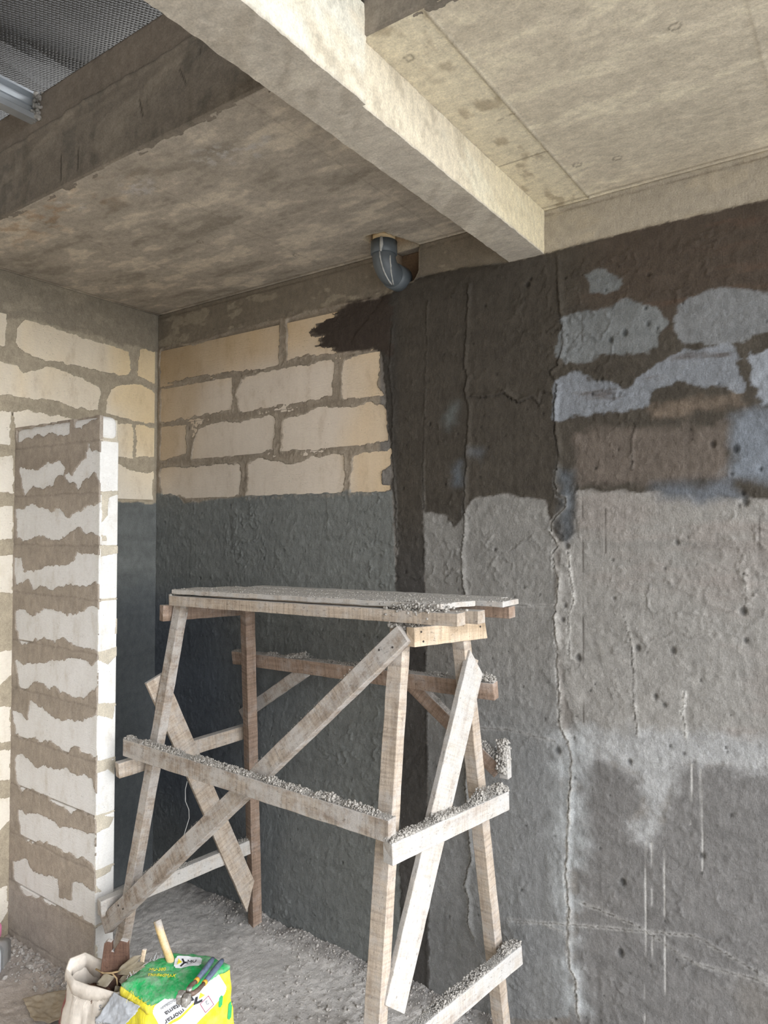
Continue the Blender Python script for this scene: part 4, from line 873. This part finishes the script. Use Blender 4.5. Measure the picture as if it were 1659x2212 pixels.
for i, t in enumerate(np.linspace(0, 1, 22)[1:]):
    z = rim[:, 2]*(1-t)+.012*t
    s = 1.0+.06*math.sin(t*3.1)-.03*math.exp(-(t/.12)**2)*0-(.05*ss(.85, 1, t))
    L = np.column_stack([c0[0]+(rim[:, 0]-c0[0])*s*(1+.02*t)+.02*t, c0[1]+(rim[:, 1]-c0[1])*s*(1+.9*t), z])
    L = wrinkle(L, .012*min(1, t*5), 41, t*1.3); loops.append(L)
loft(loops, M['sack'], 'sack_body', sack, SO, thick=.0015)
# rolled collar
coll = []
for k, (dr, dz) in enumerate([(-.006, -.05), (-.004, -.015), (.0, .002), (.008, .004), (.012, -.012), (.010, -.032)]):
    d = rim-c0; r = np.linalg.norm(d[:, :2], axis=1)[:, None]; L = rim.copy(); L[:, :2] += d[:, :2]/r*dr
    L[:, 2] += dz*(1+.5*fbm(np.arange(NS)/7.+3, np.full(NS, 2.), 55, 3)); coll.append(wrinkle(L, .003, 43, k*.3))
loft(coll, M['sack'], 'rolled_rim', sack, SO, closed_bot=False, thick=.0015)
rng = np.random.default_rng(8)   # frayed threads on the rim
fr_parts = []
for i in range(120):
    k = rng.integers(NS); p = coll[5][k]+rng.normal(0, .002, 3); q = p+rng.normal(0, .006, 3)+np.array((0, 0, -.004))
    v, f = tube([p, (p+q)/2+rng.normal(0, .001, 3), q], .0005, 4, False); fr_parts.append((v-np.array(SO), f))
V, Fc = join_arrays(fr_parts); put('frayed_threads', new_mesh('frayed_threads', V, Fc, M['sack']), sack, kind='stuff')
# dark rubbish inside
P = []
for i in range(260):
    a, r = rng.uniform(0, 6.28), math.sqrt(rng.random())*.5
    b = rim[int(a/6.2832*NS) % NS]; P.append(((c0[0]+(b[0]-c0[0])*r), (c0[1]+(b[1]-c0[1])*r), .335+.02*rng.random()))
M['litter'] = painted('brown_litter', .95); tint(M['litter'], alb(96, 70, 56, .8))
rubbish = put('litter', lumps('litter', np.array(P)-np.array(SO), rng.uniform(.01, .02, 260), M['litter'], rng), None, SO, 'stuff', 'brown litter filling the open cream sack', 'litter')
# printing on the sack, set on the surface by ray casting against the body
from mathutils.bvhtree import BVHTree
def bvh_of(objs):
    vs = []; fs = []
    for o in objs:
        k = len(vs); off = Vector(o.parent.location) if o.parent else Vector((0, 0, 0)); off = off+o.location
        vs += [v.co+off for v in o.data.vertices]; fs += [[i+k for i in p.vertices] for p in o.data.polygons]
    return BVHTree.FromPolygons(vs, fs)
def text_geo(body, size):
    cu = bpy.data.curves.new('txt', 'FONT'); cu.body = body; cu.size = size; cu.resolution_u = 3; cu.fill_mode = 'FRONT'
    ob = bpy.data.objects.new('txt', cu); LINK(ob); dg = bpy.context.evaluated_depsgraph_get(); me = bpy.data.meshes.new_from_object(ob.evaluated_get(dg))
    bt = bmesh.new(); bt.from_mesh(me); bmesh.ops.triangulate(bt, faces=bt.faces); bmesh.ops.subdivide_edges(bt, edges=[e for e in bt.edges if e.calc_length() > size*.12], cuts=2, use_grid_fill=True); bmesh.ops.triangulate(bt, faces=bt.faces); bt.to_mesh(me); bt.free()
    v = [tuple(x.co) for x in me.vertices]; f = [tuple(p.vertices) for p in me.polygons]
    bpy.data.objects.remove(ob); bpy.data.meshes.remove(me); bpy.data.curves.remove(cu)
    return v, f
def rrect(w, h, r, n=5):
    pts = []
    for cx, cy, a0 in ((w-r, h-r, 0), (r, h-r, 90), (r, r, 180), (w-r, r, 270)):
        for k in range(n+1):
            a = math.radians(a0+90*k/n); pts.append((cx+r*math.cos(a), cy+r*math.sin(a)))
    return pts
def fill_poly(pts, res=.006):
    """dense triangulated polygon so that it can drape"""
    P = np.array(pts); x0, y0 = P.min(0); x1, y1 = P.max(0)
    nx = max(2, int((x1-x0)/res)+2); ny = max(2, int((y1-y0)/res)+2)
    xs = np.linspace(x0, x1, nx); ys = np.linspace(y0, y1, ny)
    X, Y = np.meshgrid(xs, ys, indexing='ij'); V = [(a, b, 0) for a, b in zip(X.ravel(), Y.ravel())]
    C = np.stack([(X[:-1, :-1]+X[1:, 1:]).ravel()/2, (Y[:-1, :-1]+Y[1:, 1:]).ravel()/2], -1)
    ins = polysd(C[:, 0], C[:, 1], P, 9) > 0
    idx = np.arange(nx*ny).reshape(nx, ny); f = np.stack([idx[:-1, :-1], idx[1:, :-1], idx[1:, 1:], idx[:-1, 1:]], -1).reshape(-1, 4)[ins]
    used = np.unique(f); mp = {int(u): i for i, u in enumerate(used)}
    V2 = []
    for u in used:
        x, y, _ = V[int(u)]; 
        if polysd(np.array([x]), np.array([y]), P, 9)[0] < 0:      # snap the border cells on to the outline
            best = None
            for i in range(len(P)):
                a, b = P[i], P[(i+1) % len(P)]; e = b-a; t = np.clip(((x-a[0])*e[0]+(y-a[1])*e[1])/(e@e+1e-12), 0, 1); q = a+t*e
                dd = (q[0]-x)**2+(q[1]-y)**2
                if best is None or dd < best[0]: best = (dd, q)
            x, y = best[1]
        V2.append((x, y, 0))
    return V2, [tuple(mp[int(i)] for i in q) for q in f]
def drape(name, geo, O, ax, ay, bvh, mat, parent, origin, lift=.0012, label=None, offs=(0, 0), thick=.0006):
    """print laid on a surface: plane frame O,ax,ay is projected along its normal on to the bag"""
    O, ax, ay = Vector(O), Vector(ax).normalized(), Vector(ay); ay = (ay-ax*ay.dot(ax)).normalized(); nz = ax.cross(ay)
    v, f = geo; out = []
    for x, y, *_ in v:
        p = O+ax*(x+offs[0])+ay*(y+offs[1]); hit = bvh.ray_cast(p+nz*.15, -nz, .4)
        q = hit[0]+nz*lift if hit[0] is not None else None
        out.append(None if q is None else tuple(q-Vector(origin)))
    f = [q for q in f if all(out[i] is not None for i in q)]; used = sorted({i for q in f for i in q}); mp = {i: k for k, i in enumerate(used)}
    if not used: return None
    me = bpy.data.meshes.new(name); me.from_pydata([out[i] for i in used], [], [tuple(mp[i] for i in q) for q in f]); me.materials.append(mat)
    o = put(name, me, parent, label=label); s = o.modifiers.new('ink_thickness', 'SOLIDIFY'); s.thickness = thick; s.offset = 0
    return o
bpy.context.view_layer.update()
sb = bvh_of([c for c in sack.children if c.name.startswith('sack_body')])
RVEC = Vector((.817, .577, 0))
def on_sack(name, geo, dx, z, mat, label=None, lift=.0035):
    O = Vector((1.185, -1.09, 0))+RVEC*dx+Vector((0, 0, z)); drape(name, geo, O, RVEC, (0, 0, 1), sb, mat, sack, SO, lift, label)
on_sack('printing', text_geo('Sert', .022), .012, .335, M['grey_ink'], 'word printed in grey near the sack rim')
on_sack('print_panel', fill_poly([(0, 0), (.055, -.004), (.055, .016), (0, .02)]), .004, .297, M['grey_ink'], 'small grey printed box')
on_sack('printing', text_geo('HKC', .014), .007, .300, M['label'], lift=.0045)
on_sack('printing', text_geo('Ketera', .012), .010, .270, M['grey_ink'])

# things sticking out of the sack
O3 = Vector((1.20, -1.055, .2))
plank = empty('broken_board', O3, 'reddish brown broken board with a notched top standing in the cream sack', 'board')
prf = [(-.048, -.10), (.036, -.10), (.052, .12), (.056, .22), (.053, .318), (.030, .324), (.014, .300), (.010, .288), (.002, .290), (.002, .318), (-.012, .322), (-.022, .314), (-.030, .25), (-.044, .10)]
Vb = []; 
for s in (-.009, .009):
    for x, z in prf: Vb.append((z, x, s))
nb = len(prf); me = bpy.data.meshes.new('board_blade')
me.from_pydata(Vb, [], [tuple(range(nb))[::-1], tuple(range(nb, 2*nb))]+[(i, (i+1) % nb, nb+(i+1) % nb, nb+i) for i in range(nb)])
me.materials.append(wood('weathered_red_brown_board', (.135, .078, .056), (.055, .032, .024), 0.12, .6))
bmx = bmesh.new(); bmx.from_mesh(me); bmesh.ops.recalc_face_normals(bmx, faces=bmx.faces); bmx.to_mesh(me); bmx.free()
ob = put('blade', me, plank); ob.matrix_local = Matrix((Vector((.04, .02, 1)).normalized(), RVEC, Vector((.577, -.817, .1)).normalized())).transposed().to_4x4()
bv = ob.modifiers.new('worn', 'BEVEL'); bv.width = .002; bv.segments = 2
def stick(name, a, b, w, t, mat, label, cat='stick'):
    r = empty(name, a, label, cat); return member('shaft', a, b, (.577, -.817, 0), w, t, mat, parent=r, origin=Vector(a), amp=.0008)
stick('wood_offcut', (1.262, -1.030, .28), (1.277, -.985, .492), .013, .012, 'wood_yellow', 'small pale wood offcut poking out between the two sacks')
stick('wood_offcut', (1.215, -1.03, .30), (1.245, -1.00, .425), .05, .012, 'wood_brown', 'brown scrap of board beside the notched board in the cream sack')
# dry twig with leaves
M['leaf'] = cloth_mat('dry_leaf', alb(136, 126, 106, 1.0), .8, .002, weave=False); M['twig'] = plain('dry_twig', alb(160, 138, 105, .85), .85)
tw = empty('dry_twig', (1.21, -1.05, .40), 'dry twig with curled greyish leaves on the rim of the cream sack', 'twig')
TO = np.array((1.21, -1.05, .40))
tp = np.array([(1.150, -1.075, .427), (1.185, -1.070, .424), (1.213, -1.060, .430), (1.235, -1.050, .438), (1.262, -1.035, .455), (1.280, -1.02, .475)])
V, Fc = tube(tp-TO, [.0028, .0028, .0032, .003, .0025, .0018], 8); put('stem', quad_mesh('stem', V, Fc, M['twig']), tw)
V, Fc = tube(np.array([(1.213, -1.06, .430), (1.232, -1.055, .417), (1.236, -1.055, .395)])-TO, .0024, 8); put('stem', quad_mesh('stem', V, Fc, M['twig']), tw)
def leaf(base, tip, w, bend, seed):
    base, tip = Vector(base), Vector(tip); d = tip-base; L = d.length; x = d.normalized(); nrm = Vector((.5, -.7, .5)); y = nrm.cross(x).normalized(); z = x.cross(y)
    V = []; Fc = []; n = 9
    for i in range(n):
        t = i/(n-1); ww = w*math.sin(math.pi*min(1, t*.95+.03))**.8*(1+.2*math.sin(seed+t*9))
        for k in (-1, -.5, 0, .5, 1): V.append(base+x*(t*L)+y*(ww*k)+z*(bend*math.sin(t*3.1)+.35*w*abs(k)))
    for i in range(n-1):
        for k in range(4): Fc.append((i*5+k, i*5+k+1, (i+1)*5+k+1, (i+1)*5+k))
    o = put('leaf', quad_mesh('leaf', np.array([tuple(v) for v in V])-TO, Fc, M['leaf']), tw); s = o.modifiers.new('t', 'SOLIDIFY'); s.thickness = .0006
for q in (((1.235, -1.05, .438), (1.300, -1.010, .492), .012, .004, 1), ((1.245, -1.045, .44), (1.312, -1.005, .470), .010, -.004, 2), ((1.232, -1.05, .43), (1.302, -1.0, .452), .012, .005, 3), ((1.225, -1.055, .42), (1.175, -1.085, .395), .016, .005, 4), ((1.236, -1.06, .40), (1.262, -1.05, .36), .014, .004, 5), ((1.24, -1.05, .41), (1.285, -1.02, .42), .014, .003, 6)): leaf(*q)

# --- yellow mortar bag with the green top folded over
TOP = [(1.396,-1.056,.400),(1.422,-1.020,.409),(1.460,-.985,.407),(1.479,-.910,.420),(1.496,-.821,.432),(1.397,-.835,.436),(1.322,-.908,.450),(1.282,-.973,.440),(1.291,-1.077,.428)]
top = loop_interp(TOP, 96); bc = top.mean(0)
bag = empty('mortar_bag', (bc[0], bc[1], 0), 'yellow woven mortar bag with green folded-over top and white print panel', 'bag'); BO = (bc[0], bc[1], 0)
loops = [top]
for i, t in enumerate(np.linspace(0, 1, 26)[1:]):
    z = top[:, 2]*(1-t)+.012*t; s = 1+.16*math.sin(min(1, t*1.15)*math.pi/2)-.10*ss(.9, 1, t)
    L = np.column_stack([bc[0]+(top[:, 0]-bc[0])*s, bc[1]+(top[:, 1]-bc[1])*s, z]); loops.append(wrinkle(L, .010*min(1, t*5), 47, t*1.5))
body = loft(loops, M['yellow'], 'bag_body', bag, BO, closed_top=False)
# green flap: folded top surface, slightly domed and creased, overhanging the left edge
gl = []
for s, dz, dn in ((1.015, -.006, 0), (1.02, .003, 0), (.97, .007, 0), (.85, .010, 0), (.7, .012, 0), (.5, .013, 0), (.3, .013, 0), (.12, .013, 0)):
    L = bc+(top-bc)*s; L[:, 2] = (bc[2]+(top[:, 2]-bc[2])*s)+dz
    cr = fbm(L[:, 0]*1.0+L[:, 1]*.4, L[:, 1]-L[:, 0]*.5, 63, 3, .05, .022); L[:, 2] += .007*cr; gl.append(L)
loft(gl, M['green'], 'folded_top', bag, BO, closed_bot=True, thick=.0012)
# frayed edges
fp = []
for i in range(170):
    k = rng.integers(60, 80) if i < 90 else rng.integers(84, 96); p = top[k % 96]+np.array((0, 0, .003))+rng.normal(0, .0015, 3); q = p+rng.normal(0, .006, 3)+(np.array((-.002, .002, .004)) if i < 90 else np.array((-.004, -.004, -.010)))
    v, f = tube([p, (p+q)/2+rng.normal(0, .0015, 3), q], .00055, 4, False); fp.append((v-np.array(BO), f))
V, Fc = join_arrays(fp[:90]); put('frayed_threads', new_mesh('frayed_threads', V, Fc, M['label']), bag, kind='stuff')
V, Fc = join_arrays(fp[90:]); put('frayed_threads', new_mesh('frayed_threads', V, Fc, M['yellow']), bag, kind='stuff', label='yellow frayed hem')
# yellow hem strip under the green edge on the left (from rear-left corner to front corner)
hem = []
seg = np.array([top[k % 96] for k in range(82, 98)]); d = seg-bc; d /= np.linalg.norm(d[:, :2], axis=1)[:, None]
for dz, dr in ((-.001, .004), (-.012, .007), (-.026, .006)):
    L = seg.copy(); L[:, :2] += d[:, :2]*dr; L[:, 2] += dz*(1+.25*fbm(np.arange(len(seg))/3., np.full(len(seg), dz*100), 71, 2)); hem.append(L)
V = np.concatenate(hem)-np.array(BO); m_ = len(seg); Fc = [(i*m_+k, i*m_+k+1, (i+1)*m_+k+1, (i+1)*m_+k) for i in range(2) for k in range(m_-1)]
o = put('hem', quad_mesh('hem', V, Fc, M['yellow']), bag); s = o.modifiers.new('t', 'SOLIDIFY'); s.thickness = .0015
# printing
bpy.context.view_layer.update()
bb = bvh_of([c for c in bag.children if c.name.startswith('bag_body')]); gb = bvh_of([c for c in bag.children if c.name.startswith('folded_top')])
fx = Vector((.62, .78, 0)).normalized(); fn = fx.cross(Vector((0, 0, 1)))      # front face direction, outward normal
FO = Vector((1.423, -1.011, .305))
ang = math.radians(27); ax = fx*math.cos(ang)+Vector((0, 0, 1))*math.sin(ang); ay = -fx*math.sin(ang)+Vector((0, 0, 1))*math.cos(ang)
def on_front(name, geo, u, v, mat, lift, label=None, rot=0.0, scale=1):
    c, s = math.cos(rot), math.sin(rot); g = ([((x*c-y*s)*scale+u, (x*s+y*c)*scale+v, 0) for x, y, *_ in geo[0]], geo[1])
    return drape(name, g, FO, ax, ay, bb, mat, bag, BO, lift, label)
on_front('print_panel', fill_poly(rrect(.20, .13, .02), .004), -.005, -.035, M['label'], .0012, 'white printed panel')
on_front('print_stripe', fill_poly([(0, 0), (.115, .0), (.115, .007), (0, .007)], .008), -.005, .018, M['yellow'], .0022)
P_ = math.pi
on_front('printing', text_geo('mortar', .022), .075, .040, M['ink'], .0045, rot=P_)
on_front('printing', text_geo('utama', .022), .078, .062, M['ink'], .0045, rot=P_)
on_front('printing', text_geo('UZ-CORAIN', .010), .075, .080, M['grey_ink'], .0045, rot=P_)
on_front('printing', text_geo('M', .042), .112, .062, M['ink'], .0045, rot=P_)
on_front('logo_mark', fill_poly([(0, .010), (.024, 0), (.028, .006), (.013, .0115), (.022, .024), (.015, .027)], .0015), .100, .010, M['ink'], .0045)
on_front('logo_mark', fill_poly([(.015, .0125), (.034, .006), (.028, .026)], .0015), .104, .012, M['yprint'], .0028)
rb = [(0, 0), (.030, 0), (.030, .038), (0, .038)]; ri = [(.0015, .0015), (.0285, .0015), (.0285, .0365), (.0015, .0365)]
on_front('print_frame', ([(x, y, 0) for x, y in rb+ri], [(0, 1, 5, 4), (1, 2, 6, 5), (2, 3, 7, 6), (3, 0, 4, 7)]), .115, -.030, M['rprint'], .0026)
on_front('printing', text_geo('2', .02), .138, .000, M['grey_ink'], .0045, rot=P_)
for u, v, L in ((.148, -.055, .036), (.150, -.115, .052)):
    on_front('print_stripe', fill_poly(rrect(.012, L, .0058), .004), u, v, M['gprint'], .0022, rot=-.55)
# on the green top
gx = Vector((.80, .60, 0)).normalized(); gy = Vector((-.60, .80, 0)).normalized(); GO = Vector((1.345, -1.035, .43))
def on_top(name, geo, u, v, mat, lift, rot=0.0, label=None):
    c, s = math.cos(rot), math.sin(rot); g = ([(x*c-y*s+u, x*s+y*c+v, 0) for x, y, *_ in geo[0]], geo[1])
    return drape(name, g, GO, gx, gy, gb, mat, bag, BO, lift, label)
on_top('printing', text_geo('MU-380', .016), .000, .043, M['yprint'], .0042)
on_top('printing', text_geo('ThinBedMAX', .016), .002, .020, M['yprint'], .0042)
on_top('print_panel', fill_poly(rrect(.085, .040, .008), .005), .075, .055, M['label'], .003, rot=.12, label='white printed panel')
on_top('logo_mark', fill_poly([(0, 0), (.015, .009), (.002, .022)], .0015), .083, .066, M['yprint'], .0045, rot=.1)
on_top('logo_mark', fill_poly([(-.002, -.002), (.004, -.003), (.014, .008), (.020, .008), (.019, .014), (.012, .014), (.006, .024), (0, .023), (.008, .011)], .0012), .094, .064, M['ink'], .0045, rot=.1)
on_top('printing', text_geo('MU', .020), .113, .072, M['ink'], .0045, rot=.12)

# stick in the bag
o_ = empty('round_stick', (1.343, -.930, .44), 'pale round wooden stick standing up behind the green bag top', 'stick')
V, Fc = tube([Vector((0, 0, 0)), Vector((-.030, .002, .035)), Vector((-.060, .002, .078)), Vector((-.078, .002, .112))], [.0125, .0125, .0125, .0125], 16)
o = put('shaft', quad_mesh('shaft', V, Fc, wood('pale_yellow_stick', (.74, .55, .27), (.55, .38, .18), .0, .2)), o_)

# end-cutting pliers on the bag
PLO = Vector((1.50, -.95, .445)); pl = empty('pincers', PLO, 'rusty end-cutting pincers with blue-grey handles lying on the yellow bag', 'pliers')
M['grip'] = plain('blue_grey_grip', (.10, .13, .20), .55, .4, .35, 70, .0006); M['jaw'] = plain('bare_steel_jaw', (.42, .40, .37), .45, .5, .4, 120, .001, .4); M['rust'] = plain('rusty_steel', (.17, .12, .095), .6, .4, .35, 90, .0006, .3)
M['orange'] = plain('orange_grip_collar', (.65, .35, .05), .6)
def pt(P): return Vector(P)-PLO
Z0 = .462
def prt(name, pts, r, mat, seg=12):
    V, Fc = tube([pt(p) for p in pts], r, seg); return put(name, quad_mesh(name, V, Fc, M[mat]), pl)
h1 = prt('handle', [(1.468, -.868, Z0+.008), (1.474, -.880, Z0+.008), (1.489, -.920, Z0+.005), (1.503, -.962, Z0+.002)], [.006, .0085, .0088, .0075], 'grip')
h2 = prt('handle', [(1.494, -.852, Z0+.004), (1.499, -.864, Z0+.004), (1.512, -.908, Z0), (1.527, -.952, Z0-.002)], [.006, .0085, .0088, .0075], 'grip')
prt('collar', [(1.502, -.958, Z0+.002), (1.505, -.968, Z0+.001)], .0082, 'orange'); prt('collar', [(1.526, -.948, Z0-.002), (1.529, -.957, Z0-.002)], .0082, 'orange')
prt('arm', [(1.505, -.966, Z0+.001), (1.506, -.985, Z0), (1.514, -1.003, Z0), (1.532, -1.018, Z0)], [.006, .007, .0075, .009], 'rust')
prt('arm', [(1.529, -.957, Z0-.002), (1.538, -.985, Z0-.002), (1.540, -1.005, Z0-.001), (1.532, -1.020, Z0)], [.006, .007, .0075, .009], 'rust')
prt('pivot_bolt', [(1.529, -1.012, Z0+.004), (1.529, -1.012, Z0+.014)], .008, 'jaw', 16)
for s, cx in ((-1, 1.524), (1, 1.548)):
    V, Fc = grid_box((-.0105, -.014, -.012), (.0105, .014, .012), .006); V[:, 0] *= 1-.25*(V[:, 1] < 0); V = wob(V, .0015, .01, 90+s)
    o = put('jaw', new_mesh('jaw', V, Fc, M['jaw'], smooth=True), pl); o.location = Vector((cx, -1.040, Z0))-PLO; o.rotation_euler = (0, 0, .5)

# grey rag between the sacks
def rag(name, quad, n, amp, mat, label, cat, seed, thick=.0016):
    A, B, Cq, D = [np.array(q, float) for q in quad]; s, t = [a.ravel() for a in np.meshgrid(np.linspace(0, 1, n), np.linspace(0, 1, n), indexing='ij')]
    P = (A*(1-s[:, None])+B*s[:, None])*(1-t[:, None])+(D*(1-s[:, None])+Cq*s[:, None])*t[:, None]
    nn = np.cross(B-A, D-A); nn /= np.linalg.norm(nn); P += nn*(amp*fbm(s*3+1, t*3+1, seed, 4))[:, None]
    e = np.minimum.reduce([s, 1-s, t, 1-t]); P += (np.array([1, .5, .3])*(.004*fbm(s*12, t*12, seed+5, 2))[:, None])*(e < .02)[:, None]
    c = P.mean(0); idx = np.arange(n*n).reshape(n, n); f = np.stack([idx[:-1, :-1], idx[1:, :-1], idx[1:, 1:], idx[:-1, 1:]], -1).reshape(-1, 4)
    o = put(name, new_mesh(name, P-c, f, mat), None, c, None, label, cat); m = o.modifiers.new('t', 'SOLIDIFY'); m.thickness = thick; return o
rag('grey_rag', [(1.262, -1.086, .402), (1.222, -1.120, .318), (1.330, -1.095, .330), (1.372, -1.070, .392)], 26, .010, M['greycloth'], 'crumpled blue-grey rag hanging between the cream sack and the yellow bag', 'rag', 81)
rag('red_plastic', [(.925, -1.02, .30), (.985, -1.05, .28), (.95, -1.06, .02), (.82, -1.03, .02)], 26, .02, M['red'], 'dull red plastic sheet slumped behind the cream sack', 'plastic sheet', 83)
rag('torn_paper', [(.486, -.958, .014), (.60, -.845, .030), (.80, -.905, .040), (.650, -1.000, .018)], 34, .016, cloth_mat('cement_paper', alb(150, 138, 120, .8), .9, .004, weave=False), 'dusty torn piece of cement paper lying on the floor', 'paper', 85)
rag('green_yellow_wrapper', [(1.330, -1.110, .305), (1.43, -1.060, .325), (1.44, -1.055, .262), (1.33, -1.115, .25)], 16, .004, M['yprint'], 'yellow scrap of another bag tucked below the grey rag', 'wrapper', 88)
rag('dark_green_wrapper', [(1.30, -1.122, .305), (1.328, -1.108, .308), (1.332, -1.112, .25), (1.30, -1.125, .25)], 10, .003, M['dkgreen'], 'dark green corner of a wrapper beside the yellow scrap', 'wrapper', 89)

# clear container with pink bowl at the left edge
CO = Vector((.180, -.960, .012)); box = empty('plastic_container', CO, 'clear plastic food container with white rim on the floor at the left', 'container')
m_clear = base_mat('clear_plastic', .15, .5); m_clear[2].inputs['Transmission Weight'].default_value = .85; m_clear[2].inputs['Base Color'].default_value = (.9, .93, .95, 1)
M['rimw'] = plain('white_plastic_rim', (.62, .66, .72), .35, .5, .05, 40, 0)
def rr3(w, h, r, z): return np.array([(x-w/2, y-h/2, z) for x, y in rrect(w, h, r, 6)])
ux = np.array((.82, .57, 0)); uy = np.array((0, 0, 1.)); un = np.array((.57, -.82, 0))
def ring3(w, h, r, d): return np.array([ux*(x-w/2)+uy*(y)+un*d for x, y in rrect(w, h, r, 6)])
O0 = np.zeros(3)
lo = [ring3(.17, .115, .025, .045), ring3(.17, .115, .025, .0), ring3(.15, .10, .02, -.07), ring3(.14, .09, .02, -.075)]
b_ = loft(lo, m_clear[0], 'tub', box, O0, thick=.0015)
lo = [ring3(.150, .097, .018, .047), ring3(.182, .121, .028, .047), ring3(.182, .121, .028, .030), ring3(.165, .11, .02, .030)]
lo = [l+np.array((0, 0, 0.0)) for l in lo]; lo[0] += uy*.010; lo[3] += uy*.004
loft(lo, M['rimw'], 'rim', box, O0, closed_bot=False)
pk = empty('pink_lid', CO+Vector((-.02, .01, .124)), 'pink screw lid resting on the clear container at the left edge', 'lid')
V, Fc = tube([(0, 0, .0), (0, 0, .002), (0, 0, .036), (0, 0, .040)], [.058, .064, .064, .060], 36); M['pink'] = plain('pink_plastic', (.72, .24, .42), .45, .4, .05, 40, 0)
put('cap', quad_mesh('cap', V, Fc, M['pink']), pk)
V, Fc = grid_box((-.02, -.004, .0395), (.02, .004, .0415), .01); put('slot', new_mesh('slot', V, Fc, M['ink'], smooth=False), pk, label='dark slot in the pink lid')
pk.rotation_euler = (.0, .0, .6)

# ------------------------------------------------------------------ loose rubble on the floor
rng = np.random.default_rng(12)
P = []; R = []
def scat(n, fx_, fy_, r):
    for _ in range(n):
        x, y = fx_(), fy_(); P.append((x, y)); R.append(r[0]*.7+(r[1]*.8-r[0]*.7)*rng.random()**3.5)
scat(2600, lambda: rng.uniform(.5, 2.6), lambda: -abs(rng.normal(.03, .05))-.004, (.002, .008))
scat(2600, lambda: rng.uniform(1.15, 2.3), lambda: rng.uniform(-.95, -.02), (.002, .010))
scat(700, lambda: rng.uniform(.02, .70), lambda: SY-.01-abs(rng.normal(0, .05)), (.003, .012))
scat(500, lambda: rng.uniform(.6, 1.4), lambda: rng.uniform(-.7, -.05), (.0015, .004))
P = np.array(P); R = np.array(R); hz, _ = floor_fn(P[:, 0], P[:, 1]); ok = ~((P[:, 0] < .68) & (P[:, 1] > SY-.012) & (P[:, 1] < SB+.012))
P3 = np.column_stack([P, hz+R*.35])[ok]
put('rubble', lumps('rubble', P3, R[ok], M['gravel'], rng, flat=.8), kind='stuff', label='loose cement crumbs and grit scattered along the wall base', cat='rubble')
# a few countable bigger chunks
spots = [(1.62, -.52, .020, 'lone mortar chunk on the floor just left of the front right leg'), (1.48, -.30, .014, 'mortar chunk in the grit under the middle of the scaffold'), (.30, -.83, .016, 'mortar chunk on the floor at the foot of the block partition')]
for i, (x, y, r, lb) in enumerate(spots):
    hh = float(floor_fn(np.array([x]), np.array([y]))[0][0])
    me = lumps('chunk', np.zeros((1, 3)), np.array([r]), M['gravel'], rng, fine=True, flat=.7)
    put('mortar_chunk', me, None, (x, y, hh+r*.4), None, lb, 'mortar')
